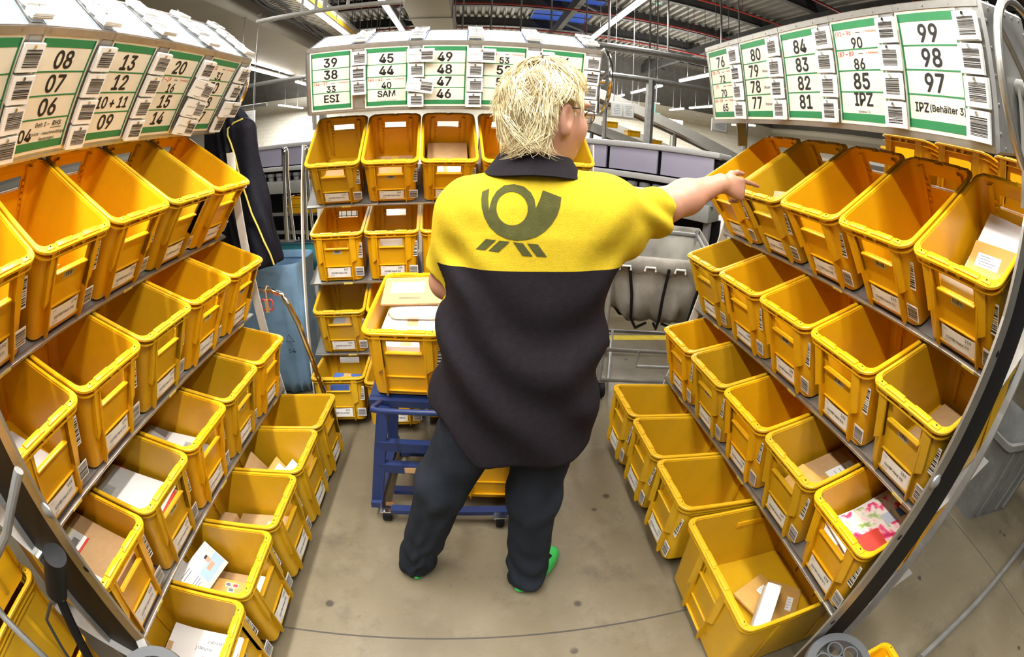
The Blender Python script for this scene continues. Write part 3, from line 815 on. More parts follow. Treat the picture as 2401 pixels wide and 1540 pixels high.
# ------------------------------------------------------------------ luminaires
MT['tube'] = mat('lit_fluorescent_tube', (1, 1, 1), .4, emit=(1, .97, .92), estr=9)
MT['lampwhite'] = mat('white_lamp_housing', (.72, .72, .70), .4)
MT['machinegrey_'] = mat('dark_hanger_steel', (.10, .10, .10), .5, .3)
def luminaire(x, y0, y1, z, label, yellow_end=False, r=.035):
    t = thing('strip_light', label, 'light', (x, (y0 + y1) / 2, z), 'strip lights hanging in the hall'); h = (y1 - y0) / 2
    mb = MB(); mb.box((0, 0, .055), (.12, 2 * h, .04)); mb.build('housing', MT['lampwhite'], t, None, 0)
    mb = MB(); mb.tube([(0, -h + .03, 0), (0, h - .03, 0)], r, 10); mb.build('lamp_tube', MT['tube'], t)
    for s in (-.52, .52):
        mb = MB(); mb.cyl((0, s * h, .07), (0, s * h, HZ - z - .152), .010, 6); mb.box((0, s * h, HZ - z - .147), (.44, .06, .008)); mb.build('hanger_rod', MT['machinegrey_'], t)
    if yellow_end:
        mb = MB(); mb.box((0, -h - .1, .03), (.16, .22, .10)); mb.box((-.12, -h - .12, -.02), (.08, .12, .06)); mb.build('end_bracket', MT['yellowlabel'], t, None, 0)
    return t
luminaire(2.80, 7.6, 12.0, 4.5, 'bright strip light with a yellow end bracket behind the drum of signs 39 to 64', True, .05)
luminaire(-3.25, 6.4, 12.05, 4.5, 'long strip light along the perforated overhead tray', False, .045)
luminaire(-1.86, 8.6, 12.1, 4.5, 'strip light beside the broad beige overhead duct', False, .045)
LUMS = [(-7.3, 13.2, 18.05), (-7.4, 19.0, 22.0), (-12.0, 27.9, 32.3), (7.15, 13.5, 16.1), (7.2, 18, 21.8), (11.4, 21.2, 24.2), (11.4, 25, 27), (7.2, 23, 24.5), (13.5, 10, 13.5), (2, 28, 31), (-5, 28, 31), (10, 28, 31), (17, 26, 29)]  # last four luminaires are added to light up the back wall
LL = ['strip light in front of the blue skylights, first of its row', 'strip light past the first one in the skylight row', 'far strip light close to the pale back wall', 'strip light level with the sign reading 72', 'strip light over the inclined conveyors',
      'strip light level with the sign reading 65', 'short far strip light past the one level with sign 65', 'small far strip light over the hanging notice boards', 'strip light high behind the drum of signs 65 to 99', 'distant strip light before the pale back wall, over the worker\'s head', 'added strip light brightening the pale back wall, behind the sign 39 drum', 'added strip light brightening the pale back wall, over the notice boards', 'added strip light brightening the pale back wall, near the sign reading 65']
for (x, a, b), l in zip(LUMS, LL): luminaire(x, a, b, 4.5, l, False, .06)
# the luminaires over the work place
for i, (x, y, z, ln, p) in enumerate(LAMPS):
    if i in (4, 5, 6): continue
    luminaire(x, y - ln / 2, y + ln / 2, z + .06, 'overhead strip light of the work place, %s' % ['above the signs 03 to 31', 'above the aisle', 'above the signs 65 to 99', 'behind the worker'][i], False, .02)
# ------------------------------------------------------------------ overhead equipment
MT['beige'] = mat('beige_sheet_metal', (.46, .43, .36), .5, .1, noise=.05, nscale=1.5)
MT['yellowpaint'] = mat('yellow_painted_steel', (.72, .42, .01), .45, noise=.08)
t = thing('overhead_conveyor', 'beige overhead conveyor trough crossing above the signs 03 to 31', 'conveyor', (-6.1, 13, 4.7))
mb = MB(); mb.box((0, 0, 0), (2.3, 24, .05)); mb.build('trough_floor', MT['beige'], t, None, 0)
for s in (-1, 1):
    mb = MB(); mb.box((s * 1.15, 0, .30), (.05, 24, .66)); mb.build('side_plate', MT['beige'], t, None, 0)
mb = MB()
for q in np.arange(-11.8, 12, .25): mb.cyl((-1.1, q, .22), (1.1, q, .22), .05, 6)
mb.build('roller_rib', MT['beam'], t)
for q in np.arange(-10, 11, 3.2):
    for s in (-1.1, 1.1): mb = MB(); mb.cyl((s, q, .6), (s, q, 4.15), .018, 6); mb.build('hanger_chain', MT['steel'], t)
t = thing('cable_tray', 'perforated overhead cable tray with a yellow rail beside the long strip light', 'cable tray', (-4.0, 12, 4.85))
def perforated():
    mb = MB()
    for s in (-.28, .28): mb.box((s, 0, .08), (.02, 18, .18))
    for q in np.arange(-9, 9, .14):
        mb.box((0, q, 0), (.56, .08, .01))
    return mb
perforated().build('tray_grating', MT['beige'], t, None, 0)
mb = MB(); mb.box((.48, 0, .02), (.14, 18, .16))
for q in np.arange(-8.5, 9, 1.1): mb.box((.48, q, -.07), (.18, .16, .10))
mb.build('yellow_rail', MT['yellowpaint'], t, None, 0)
mb = MB(); mb.box((.57, 0, .12), (.16, 18, .08)); mb.build('cable_duct', MT['steel'], t, None, 0)
mb = MB()
rr = random.Random(3)
for q in range(26):
    a = rr.uniform(-.4, .6); mb.tube([(-.30 + a * .6, -9 + i * 1.5, .02 + rr.uniform(-.08, .1)) for i in range(13)], .035, 5)
mb.build('cable_strand', MT['beam'], t)
for q in np.arange(-8, 9, 2.4):
    for s in (-.3, .6): mb = MB(); mb.cyl((s, q, .1), (s, q, 4.0), .016, 6); mb.build('hanger_chain', MT['steel'], t)
t = thing('ventilation_duct', 'broad beige ventilation duct running away over signs 49 and 53', 'duct', (-1.05, 10, 4.75))
mb = MB(); mb.rbox((0, 0, 0), (.92, 8.0, .5), .02); mb.build('duct_box', MT['beige'], t)
for q in (-2, .5, 3):
    mb = MB(); mb.box((0, q, 0), (.96, .05, .54)); mb.build('duct_flange', MT['steel'], t, None, 0)
    for s in (-.4, .4):
        mb = MB(); mb.cyl((s, q, .2), (s, q, 4.1), .012, 6); mb.build('hanger_rod', MT['steel'], t)
def pipe_rail(label, pts, r, m, posts=(), name='overhead_pipe'):
    mb = MB(); mb.tube(pts, r, 10)
    t = thing(name, label, 'pipe', V(pts[0]))
    inv = Matrix.Translation(-V(pts[0])); mb.build('pipe', m, t, inv)
    for (x, y, z0, z1, rr_) in posts:
        mb = MB(); mb.cyl((x, y, z0), (x, y, z1), rr_, 8); mb.build('post', m, t, inv)
    return t
pipe_rail('pale crossing pipe with vertical droppers above the signs 39 and 45', [(-3.0, 6, 3.49), (-.95, 6, 3.51)], .035, MT['whitepaint'], [(-2.02, 6.05, 3.5, 8.8, .035), (-2.15, 6.05, 3.5, 8.8, .022), (-1.70, 6.05, 3.5, 8.8, .022), (-2.35, 6.05, 3.5, 8.8, .02)])
pipe_rail('grey perforated cable channel running from behind sign 64 towards sign 76', [(1.7, 8, 3.46), (5.4, 8, 3.52)], .07, MT['steel'], [(3.3, 8, 3.5, 8.8, .02), (4.4, 8, 3.5, 8.8, .02), (2.2, 8, 3.5, 8.8, .02)], 'cable_channel')
pipe_rail('grey square rail on a post beneath the cable channel', [(1.6, 8, 2.93), (5.6, 8, 2.99)], .055, MT['steel'], [(2.99, 8, 0, 2.95, .085), (5.0, 8, 0, 2.97, .06)], 'guard_rail')
pipe_rail('thin grey pipe over the hanging jacket', [(-8.5, 9.4, 3.05), (-3.2, 9.6, 3.15)], .05, MT['steel'], [(-6.6, 9.47, 3.1, 4.66, .012), (-5.6, 9.5, 3.1, 4.66, .012)])
pipe_rail('lower grey pipe with a yellow valve over the hanging jacket', [(-9.5, 12.5, 3.05), (-5.8, 12.6, 2.98)], .055, MT['steel'], [(-6.9, 12.57, 3.0, 4.66, .012), (-6.2, 12.59, 3.0, 4.66, .012)])
MT['duct2'] = MT['steel']
# dark hangers and trusses in the depth
for i, (x, y) in enumerate(((1.3, 15), (2.1, 14), (3.6, 16), (4.8, 13), (6.0, 15.5), (8.4, 14), (.4, 16), (-.5, 15))):
    mb = MB(); mb.cyl((0, 0, 0), (0, 0, HZ - 3.4 - .142), .03, 8); mb.box((0, 0, .02), (.3, .12, .05))
    o = mb.build('hanger_rod', MT['steel'], None, Matrix.Translation((x, y, 3.4)))
    tag(o, 'pale vertical hanger rod in the dark roof space over the conveyors', 'hanger', 'hanger rods in the roof space')
def inclined(label, p, q, wd=.9):
    p, q = V(p), V(q); t = thing('inclined_conveyor', label, 'conveyor', p, 'inclined conveyors'); inv = Matrix.Translation(-p)
    d = (q - p).normalized(); s = d.cross(V((0, 0, 1))).normalized(); u_ = s.cross(d)
    mb = MB(); mb.bar(p, q, wd, .04); mb.build('belt', MT['darkgrey'], t, inv, 0)
    for e in (-1, 1):
        mb = MB(); mb.bar(p + s * e * wd / 2 + u_ * .06, q + s * e * wd / 2 + u_ * .06, .05, .22); mb.build('side_plate', MT['whitepaint'], t, inv, 0)
    ln = (q - p).length
    for i in range(4):
        c = p + d * ln * (i + .5) / 4
        if c.z < .4: continue
        mb = MB(); mb.cyl((c.x, c.y, 0), (c.x, c.y, c.z - .05), .05, 8); mb.build('support_leg', MT['steel'], t, inv)
    return t
inclined('upper inclined conveyor descending behind the extended arm', (2.05, 10.7, 2.99), (9.0, 10.5, .93), .7)
inclined('long beige inclined conveyor behind the notice boards', (1.7, 13.4, 2.75), (8.2, 13.2, 1.05), .8)
inclined('low inclined conveyor carrying small yellow crates', (1.3, 11.6, 2.45), (5.4, 11.4, 1.35), .6)
mb = MB(); mb.rbox((0, 0, 0), (5.8, .5, .22), .02)
for q in (-2.6, 2.6): mb.box((q, 0, -1.48), (.1, .1, 2.74))
tag(mb.build('conveyor_bridge', MT['beige'], None, Matrix.Translation((4.3, 16, 2.86))), 'level beige conveyor bridge far behind the glasses of the worker', 'conveyor')
# hanging notice boards
def board(x, y, z, w_, h_, label, split):
    t = thing('notice_board', label, 'sign', (x, y, z), 'hanging notice boards')
    mb = MB(); mb.rbox((0, 0, 0), (w_, .05, h_), .008); mb.build('panel', MT['whitepaint'], t)
    for q in ((-.25, .25) if split else (0,)):
        mb = MB(); w2 = w_ * (.44 if split else .84); mb.box((q * w_, -.027, 0), (w2, .004, h_ * .84))
        for r_ in range(6): mb.box((q * w_ + random.uniform(-.05, .05) * w2, -.030, h_ * (.3 - r_ * .11)), (w2 * random.uniform(.4, .8), .002, .012), 1)
        mb.build('notice_sheet', [MT['white'], MT['paleprint']], t, None, 0)
    for s in (-.4, .4):
        mb = MB(); mb.cyl((s * w_, 0, h_ / 2), (s * w_, 0, (4.66 if x < 0 else HZ - .152) - z), .008, 6); mb.box((s * w_, 0, (4.664 if x < 0 else HZ - .147) - z), (.40 if x > 0 else .1, .05, .008)); mb.build('hanger_rod', MT['steel'], t)
board(2.9, 9.3, 2.44, .48, .32, 'white double notice board hanging beside the worker\'s glasses', True)
board(5.14, 9.3, 2.45, .41, .28, 'white notice board hanging below the sign reading 65', False)
board(-4.73, 9.2, 2.28, .43, .48, 'white notice board hanging above the dark jacket', False)
# emergency exit sign
mb = MB(); mb.rbox((0, 0, 0), (.5, .06, .24), .01); MT['exit'] = mat('lit_green_exit_sign', (.02, .5, .25), .4, emit=(.02, .8, .35), estr=1.5)
mb.cyl((0, 0, .1), (0, 0, HZ - 3.39 - .152), .01, 6); mb.box((0, 0, HZ - 3.39 - .147), (.44, .05, .008)); tag(mb.build('exit_sign', MT['exit'], None, Matrix.Translation((7.73, 20, 3.39))), 'small lit green exit sign far behind the notice boards', 'sign')
# ------------------------------------------------------------------ sorting machines with lavender hoods
MT['lavender'] = mat('lavender_machine_panel', (.40, .38, .50), .42, noise=.03, nscale=3)
MT['palegrey'] = mat('pale_grey_machine_paint', (.50, .50, .50), .42, noise=.04)
MT['machinegrey'] = mat('grey_machine_paint', (.24, .24, .25), .45, noise=.05)
def sorter(label, p, q, ztop, npan):
    p, q = V((p[0], p[1], 0)), V((q[0], q[1], 0)); d = (q - p); ln = d.length; d.normalize(); s = d.cross(V((0, 0, 1)))   # s towards the viewer
    m = Matrix((d, -s, V((0, 0, 1)))).transposed().to_4x4(); m.translation = p
    t = thing('sorting_machine', label, 'machine', m, 'sorting machines')
    mb = MB(); mb.rbox((ln / 2, .2, ztop - .03), (ln + .1, .52, .07), .02); mb.build('top_cover', MT['palegrey'], t)
    w_ = ln / npan
    for i in range(npan):
        mb = MB(); mb.rbox((i * w_ + w_ / 2, 0, ztop - .20), (w_ - .05, .04, .30), .008); mb.build('hood_panel', MT['lavender'], t)
    mb = MB(); mb.box((ln / 2, .25, ztop - .22), (ln, .4, .30)); mb.build('hood_core', MT['blackplastic'], t, None, 0)
    mb = MB(); mb.rbox((ln / 2, -.06, ztop - .40), (ln + .04, .10, .07), .01); mb.build('upper_rail', MT['palegrey'], t)
    mb = MB(); k = 0
    while k * .17 < ln - .1:
        x = k * .17 + .1; mb.lathe([(.055, -.09), (.05, -.02), (.068, 0), (.068, .04), (.05, .05)], 12, 0, Matrix.Translation((x, -.02, ztop - .52))); k += 1
    mb.build('roller_rib', MT['machinegrey'], t)
    mb = MB(); mb.rbox((ln / 2, .1, ztop - .70), (ln, .42, .20), .01); mb.build('lower_trough', MT['greypaint'], t)
    mb = MB(); mb.box((ln / 2, .25, ztop - .5), (ln, .1, .26)); mb.box((ln / 2, .4, (ztop - .8) / 2), (ln, .05, ztop - .8)); mb.build('back_plate', MT['blackplastic'], t, None, 0)
    for z in (.55, .25, .1):
        mb = MB(); mb.box((ln / 2, .0, z), (ln, .05, .05)); mb.build('cross_bar', MT['steel'], t, None, 0)
    for i in range(npan + 1):
        mb = MB(); mb.box((min(max(i * w_, .05), ln - .05), .05, (ztop - .8) / 2), (.07, .09, ztop - .8)); mb.build('support_leg', MT['machinegrey'], t, None, 0)
    return t
sorter('long sorting machine with lavender hood panels passing behind the worker', (.2, 7.3), (2.62, 4.75), 1.72, 5)
sorter('sorting machine with a lavender hood behind the blue bin bag', (-6.2, 7.9), (-2.25, 7.1), 1.70, 5)
def small_crate(loc, rz, label, group, col='crate', s=(.5, .33, .2)):
    mb = MB(); t_ = .012
    a, b, h = s
    mb.box((0, 0, .006), (a - .04, b - .04, .012))
    for sx in (-1, 1):
        mb.box((sx * (a / 2 - .015), 0, h / 2), (t_, b - .03, h)); mb.box((0, sx * (b / 2 - .015), h / 2), (a - .03, t_, h))
        mb.box((sx * (a / 2 - .01), 0, h - .012), (.03, b, .022)); mb.box((0, sx * (b / 2 - .01), h - .012), (a, .03, .022))
        for q in (-.3, 0, .3): mb.box((q * a, sx * (b / 2 - .008), h * .5), (.012, .016, h * .8))
    o = mb.build('mail_crate', MT[col], None, Matrix.Translation(loc) @ Matrix.Rotation(rz, 4, 'Z'), 0)
    return tag(o, label, 'crate', group)
for i, (x, y, z) in enumerate(((-2.645, 7.18, .838), (-2.645, 7.18, .700), (2.377, 5.006, .700), (1.89, 5.515, .700))):
    small_crate((x, y, z - .12), R(-11.4 if i < 2 else -46.5), ['yellow crate lying under the lavender machine behind the jacket, upper one', 'yellow crate lying under the lavender machine behind the jacket, lower one', 'yellow crate under the machine below the extended arm', 'second yellow crate under the machine below the extended arm'][i], 'crates under the machines', s=(.5, .28, .13))
for i in range(7):
    f_ = i / 6; small_crate((1.5 + 3.6 * f_, 11.6, 2.66 - 1.0 * f_), R(3), 'small yellow crate riding on the low inclined conveyor', 'crates on the inclined conveyor', s=(.36, .3, .16))
# machinery clutter on top of the left machine
mb = MB(); mb.rbox((0, 0, .15), (.9, .2, .30), .01); tag(mb.build('blue_bin', MT['blueprint'], None, Matrix.Translation((-6.1, 11.5, 1.60))), 'blue crate standing high behind the lavender machine and jacket', 'crate')
mb = MB(); mb.cyl((0, 0, -.1), (0, 0, .9), .06, 10); tag(mb.build('yellow_post', MT['yellowpaint'], None, Matrix.Translation((-5.8, 11.2, 1.70))), 'yellow post standing behind the lavender machine and jacket', 'post')
mb = MB(); mb.lathe([(0, -.1), (.09, -.08), (.12, 0), (.09, .08), (0, .1)], 16); tag(mb.build('warning_lamp', MT['redpipe'], None, Matrix.Translation((-5.4, 11.2, 1.70))), 'round red warning lamp behind the lavender machine and jacket', 'lamp')
mb = MB(); mb.rbox((-5.8, 11.4, .795), (1.8, .7, 1.59), .02); tag(mb.build('machine_cabinet', MT['palegrey']), 'pale cabinet far behind the lavender machine, carrying a blue crate and red lamp', 'cabinet')
# silver tube trolley by the back machine
t = thing('tube_trolley', 'silver tube trolley with tall handles parked behind the blue bag', 'trolley', (-2.36, 6.05, 0))
for x in (-.16, .14):
    mb = MB(); pts = [(x, 0, .12), (x, 0, 1.5)] + [(x + .0, .06 - .06 * math.cos(a), 1.56 + .06 * math.sin(a)) for a in np.linspace(0, math.pi, 6)] + [(x, .12, 1.2), (x, .30, .12)]
    mb.tube(pts, .022, 10); mb.build('handle_tube', MT['chrome'], t)
mb = MB(); mb.box((0, .3, .12), (.40, .7, .03)); mb.build('deck', MT['steel'], t, None, 0)
for x in (-.15, .15):
    for y in (.02, .58):
        mb = MB(); mb.cyl((x - .018, y, .055), (x + .018, y, .055), .055, 16); mb.build('caster', MT['blackplastic'], t)
MT['mesh'] = mat('dark_wire_mesh', (.05, .05, .05), .5, .5)
t = thing('wire_cage', 'dark wire roll cage standing behind the rear rack crates', 'roll cage', (-1.68, 6.2, 0))
mb = MB()
for z in np.arange(.15, 1.6, .07): mb.box((0, 0, z), (.7, .008, .008))
for x in np.arange(-.35, .36, .07): mb.box((x, 0, .85), (.008, .008, 1.45))
mb.build('mesh_panel', MT['mesh'], t, None, 0)
mb = MB(); mb.tube([(-.36, 0, .1), (-.36, 0, 1.65), (.36, 0, 1.65), (.36, 0, .1)], .016, 8); mb.build('frame', MT['steel'], t)
mb = MB(); mb.box((0, .3, .12), (.74, .64, .03)); mb.build('deck', MT['steel'], t, None, 0)
for x in (-.3, .3):
    mb = MB(); mb.cyl((x - .018, .02, .055), (x + .018, .02, .055), .055, 16); mb.build('caster', MT['blackplastic'], t)
# ------------------------------------------------------------------ the big crate and other loose crates
def empty_crate_mesh(W, L, H, hole=.066, m='crate'):
    o = crate_body(W, L, H, hole).build('body', [MT[m], MT['blackplastic']]); me = o.data; bpy.data.objects.remove(o); return me
u, n = axes('R')
BIGM = frame(u, -n, (0, 0, 1), (.80 + .32, .866, .018))
big = thing('mail_crate', 'large worn yellow crate at floor level beyond the three small ones, holding a white box', 'crate', BIGM)
bo = bpy.data.objects.new('body', empty_crate_mesh(.565, .64, .342, .075, 'crate_dark')); C.objects.link(bo); bo.parent = big
mb = MB(); mb.rbox((-.261, .02, .262), (.006, .16, .03), .002); mb.build('grip_rib', MT['crate'], big)
# trolley with two crates on the sloping deck and one below
tu = V((.998, -.055, 0)).normalized(); td0 = V((.055, .998, 0)).normalized()
tt_ = R(10.5); tD = td0 * math.cos(tt_) + V((0, 0, math.sin(tt_))); tU = -td0 * math.sin(tt_) + V((0, 0, math.cos(tt_)))
TP = V((-.26, 1.615, .905))
def loose_crate(M_, label, me=None, card=None, group=None, sticker=True):
    t = thing('mail_crate', label, 'crate', M_, group)
    o = bpy.data.objects.new('body', me or CRATE_ME); C.objects.link(o); o.parent = t
    if sticker: o = bpy.data.objects.new('barcode_sticker', CODES[1][1]); C.objects.link(o); o.parent = t
    if card: label_card(t, card, '101')
    return t
TRM = frame(tu, tD, tU, TP + tD * (CL / 2) - tU * CH)
CRATES['T'] = loose_crate(TRM, 'yellow crate full of white parcels on the blue trolley')
CRATES['T2'] = loose_crate(frame(tu, tD, tU, TP + tu * .335 + tD * (CL / 2) - tU * CH), 'second yellow crate on the blue trolley, hidden mostly by the worker')
CRATES['T3'] = loose_crate(frame(tu, td0, (0, 0, 1), V((.085, 1.585, .0935)) + td0 * (CL / 2)), 'orange yellow crate on the low deck of the blue trolley, seen between the legs')
t = thing('hand_trolley', 'blue steel trolley with castors and a bent push bar, standing in front of the worker', 'trolley', (-.05, 1.85, 0))
inv = Matrix.Translation((.05, -1.85, 0))
def tp(x, y, z): return TP + tu * x + tD * y + tU * (z - CH)      # deck coordinates under the sloping crates
mb = MB(); m = frame(tu, tD, tU, TP - tU * (CH + .016)); mb.box((.17, .255, 0), (.68, .46, .012), 0, m); mb.build('deck', MT['bluesteel'], t, inv, 0)
mb = MB(); mb.box((.17, .018, -.012), (.68, .03, .036), 0, m); mb.build('deck_edge', MT['bluesteel'], t, inv, 0)
for x in (-.10, .565):
    sl = -.07 if x < 0 else .05
    mb = MB(); a = TP + tu * x; mb.bar((a.x, 1.66, .555), (a.x + sl, 1.60, .085), .05, .04, 0, (0, 1, 0)); mb.build('front_post', MT['bluesteel'], t, inv, 0)
    mb = MB(); mb.bar((a.x, 2.02, .61), (a.x + sl * .7, 2.02, .085), .05, .04, 0, (0, 1, 0)); mb.build('rear_post', MT['bluesteel'], t, inv, 0)
    mb = MB(); mb.bar((a.x + sl, 1.56, .085), (a.x + sl * .7, 2.10, .085), .05, .03); mb.build('side_beam', MT['bluesteel'], t, inv, 0)
for z, yy in ((.385, 1.635), (.275, 1.622)):
    mb = MB(); mb.bar((-.40, yy, z), (-.09, yy - .02, z), .035, .045); o = mb.build('cross_bar', MT['bluesteel'], t, inv, 0)
    if z < .3:
        mb = MB(); mb.box((-.24, yy - .029, z), (.09, .002, .03)); mb.build('tape_label', MT['kraft'], o, inv.inverted() @ inv @ Matrix(), 0)
for yy in (1.545, 1.68, 1.98): mb = MB(); mb.box((-.03, yy, .080), (.66, .04, .022)); mb.build('low_bar', MT['bluesteel'], t, inv, 0)
mb = MB(); hb = [(-.36, 1.63, .605), (-.365, 1.50, .655), (-.36, 1.465, .668), (-.33, 1.452, .672), (.26, 1.43, .672), (.29, 1.437, .668), (.30, 1.46, .66), (.30, 1.62, .60)]
mb.tube(hb, .011, 10); mb.build('push_bar', MT['bluesteel'], t, inv)
for (x, y) in ((-.385, 1.565), (.13, 1.535), (-.36, 2.06), (.20, 2.06)):
    mb = MB(); mb.cyl((x - .018, y, .036), (x + .018, y, .036), .036, 20); mb.cyl((x - .021, y, .036), (x + .021, y, .036), .014, 12, 1)
    w_ = mb.build('caster', [MT['blackplastic'], MT['steel']], t, inv)
    mb = MB()
    for s in (-1, 1): mb.add([(x + s * .022, y - .02, .07), (x + s * .022, y + .03, .07), (x + s * .022, y + .008, .034), (x + s * .022, y - .008, .034), (x + s * .025, y - .02, .07), (x + s * .025, y + .03, .07), (x + s * .025, y + .008, .034), (x + s * .025, y - .008, .034)], [(0, 1, 2, 3), (7, 6, 5, 4), (0, 4, 5, 1), (1, 5, 6, 2), (2, 6, 7, 3), (3, 7, 4, 0)])
    mb.box((x, y + .005, .066), (.060, .07, .006)); mb.build('caster_fork', MT['chrome'], w_, None, 0)
# crates stored behind and in front of the racks
STM = {}
for i, y in enumerate((1.47, 1.12, .77)):
    loose_crate(frame((0, -1, 0), (1, 0, 0), (0, 0, 1), V((2.10, y, 1.602))), 'yellow crate standing on the shelf behind the drum of signs 65 to 99, %s along' % ORD[i], sticker=False, group='crates on the shelf behind the drum')
t = thing('storage_shelf', 'grey metal shelf behind the drum of signs 65 to 99', 'shelf', (2.10, 1.12, 0)); inv = Matrix.Translation((-2.10, -1.12, 0))
mb = MB(); mb.box((2.10, 1.12, 1.588), (.56, 1.5, .018)); mb.build('shelf_board', MT['steel'], t, inv, 0)
for x in (1.95,):
    for y in (1.27, 1.80): mb = MB(); mb.box((x, y, .79), (.04, .04, 1.58)); mb.build('post', MT['greypaint'], t, inv, 0)
for i in range(4): small_crate((3.3 + .02 * i, 2.5 - .55 * i, 1.93), R(4), 'small yellow crate on the roller track far behind the drum', 'crates on the track behind the drum', s=(.36, .46, .12))
mb = MB(); mb.box((3.35, 1.6, 1.90), (.5, 3.2, .05)); mb.box((3.15, 1.6, .94), (.05, .05, 1.88)); mb.box((3.15, .2, .94), (.05, .05, 1.88)); mb.box((3.15, 3.0, .94), (.05, .05, 1.88))
tag(mb.build('roller_track', MT['steel'], None, None, 0), 'grey roller track carrying small yellow crates behind the drum of signs 65 to 99', 'conveyor')
loose_crate(frame((0, -1, 0), (1, 0, 0), (0, 0, 1), V((1.115, .165, .0))), 'yellow crate on the floor under the grey bumper disc, beside the concrete aisle', sticker=False)
for i in range(3):
    loose_crate(frame((1, 0, 0), (0, 1, 0), (0, 0, 1), V((-1.475, .150, .002 + .3345 * i))), 'yellow crate of the floor stack beyond the black panel, %s' % ['bottom one', 'middle one', 'top one'][i], sticker=False, group='stack of crates beyond the black panel', me=CRATE_ME2 if i == 1 else CRATE_ME)
# bumper discs on the rack ends
for (k, x, y) in (('R', 1.04, .31), ('L', -.735, .268)):
    sx = 1 if x > 0 else -1
    bd = thing('bumper_disc', 'grey round bumper disc with holes at the open end of the %s' % RN[k], 'bumper', (x, y, .40 if k == 'R' else .63))
    mb = MB(); rr_ = .132 if k == 'R' else .112; cs_ = rr_ / .132
    mb.lathe([(rr_ - .035, .012), (rr_ - .004, .012), (rr_, .006), (rr_, -.012), (rr_ - .004, -.018), (rr_ - .035, -.018), (rr_ - .035, .012)], 48)
    mb.build('rim', MT['bumper'], bd)
    for i in range(6):
        a = 2 * math.pi * i / 6 + .3; c_ = .064 * cs_
        mb = MB(); mb.lathe([(.026, .008), (.0315, .008), (.0315, -.014), (.026, -.014), (.026, .008)], 20, 0, Matrix.Translation((c_ * math.cos(a), c_ * math.sin(a), 0))); mb.build('hole_ring', MT['bumper'], bd)
    mb = MB(); mb.lathe([(.012, .012), (.034, .010), (.034, -.016), (.012, -.018), (.012, .012)], 24); mb.build('hub', MT['bumper'], bd)
    mb = MB(); mb.cyl((0, 0, -.05), (0, 0, .016), .011, 10); mb.bar((0, 0, -.05), (sx * .02, .132, -.05), .03, .012) if k == 'R' else mb.bar((0, 0, -.05), (-.13, .125, -.05), .03, .012); mb.build('bracket', MT['steel'], bd)
# ------------------------------------------------------------------ wire cart with the grey canvas bag
MT['canvas'] = mat('grey_canvas', (.30, .285, .25), .85, noise=.12, nscale=6, bump=.3, bscale=200, dirt=(.16, .15, .13), dirt_scale=5, dirt_amt=.5)
t = thing('bag_cart', 'tubular steel cart holding an open grey canvas bag under the outstretched arm', 'cart', (1.25, 3.05, 0)); inv = Matrix.Translation((-1.25, -3.05, 0))
A_, B_, C_, D_ = V((.84, 2.66, 0)), V((1.52, 2.58, 0)), V((1.78, 3.42, 0)), V((1.10, 3.50, 0))
def zz(p, z): return V((p.x, p.y, z))
def lerp2(a, b, f): return a + (b - a) * f
ring = [A_, B_, C_, D_]
for p in ring:
    mb = MB(); mb.cyl(zz(p, .14), zz(p, .97 if p in (A_, B_) else 1.04), .017, 10); mb.build('post', MT['steel'], t, inv)
for nm, z in (('bag_frame', .93), ('middle_frame', .36), ('base_frame', .14)):
    mb = MB(); mb.tube([zz(p, z + (.07 if nm == 'bag_frame' and p in (C_, D_) else 0)) for p in ring], .015, 8, closed=True); mb.build(nm, MT['steel'], t, inv)
mb = MB(); mb.tube([zz(lerp2(A_, B_, .35), .36), zz(lerp2(A_, B_, .35), .25), zz(lerp2(A_, B_, .95), .25), zz(lerp2(A_, B_, .95), .36)], .012, 8); mb.build('step_bar', MT['steel'], t, inv)
mb = MB(); mb.tube([zz(lerp2(A_, B_, .1), .14), zz(lerp2(D_, C_, .1), .14)], .012, 6); mb.build('base_bar', MT['steel'], t, inv)
for p in (A_, B_, C_, D_):
    c = lerp2(p, (A_ + B_ + C_ + D_) / 4, .06)
    mb = MB(); mb.cyl((c.x - .016, c.y, .062), (c.x + .016, c.y, .062), .062, 18); mb.cyl((c.x - .02, c.y, .062), (c.x + .02, c.y, .062), .022, 12, 1); mb.box((c.x, c.y, .127), (.055, .06, .012), 1)
    mb.build('caster', [MT['blackplastic'], MT['steel']], t, inv)
rows = []; NB = 64; rb = random.Random(5)
for i, (z, f, sag) in enumerate([(.985, 1.035, 0), (.955, 1.055, 0), (.90, 1.04, .004), (.885, .99, .008), (.80, .97, .014), (.68, .93, .022), (.58, .84, .03), (.51, .66, .03), (.475, .40, .02), (.465, .05, 0)]):
    row = []
    for j in range(NB):
        s = j / NB * 4; e = int(s); q = lerp2(ring[e], ring[(e + 1) % 4], s - e); c = (A_ + B_ + C_ + D_) / 4
        q = c + (q - c) * f; lift = .07 * max(0, min(1, (q.y - 2.66) / .75)) if i < 4 else .03 * max(0, min(1, (q.y - 2.66) / .75))
        corner = abs(math.sin(s * math.pi)) ** .5
        q = c + (q - c) * (1 - .06 * (1 - corner) * (i > 3)) 
        dn = (q - c).normalized() * (sag * math.sin(j * .9 + i * .8) + sag * .8 * math.sin(j * 1.9 - i))
        row.append((q.x + dn.x, q.y + dn.y, z + lift + (.012 * math.sin(j * 1.3) if 0 < i < 4 else 0)))
    rows.append(row)
mb = MB(); mb.grid(rows, closed_u=True); bg = mb.build('canvas_bag', MT['canvas'], t, inv, 80)
md = bg.modifiers.new('th', 'SOLIDIFY'); md.thickness = .005; md.offset = 0
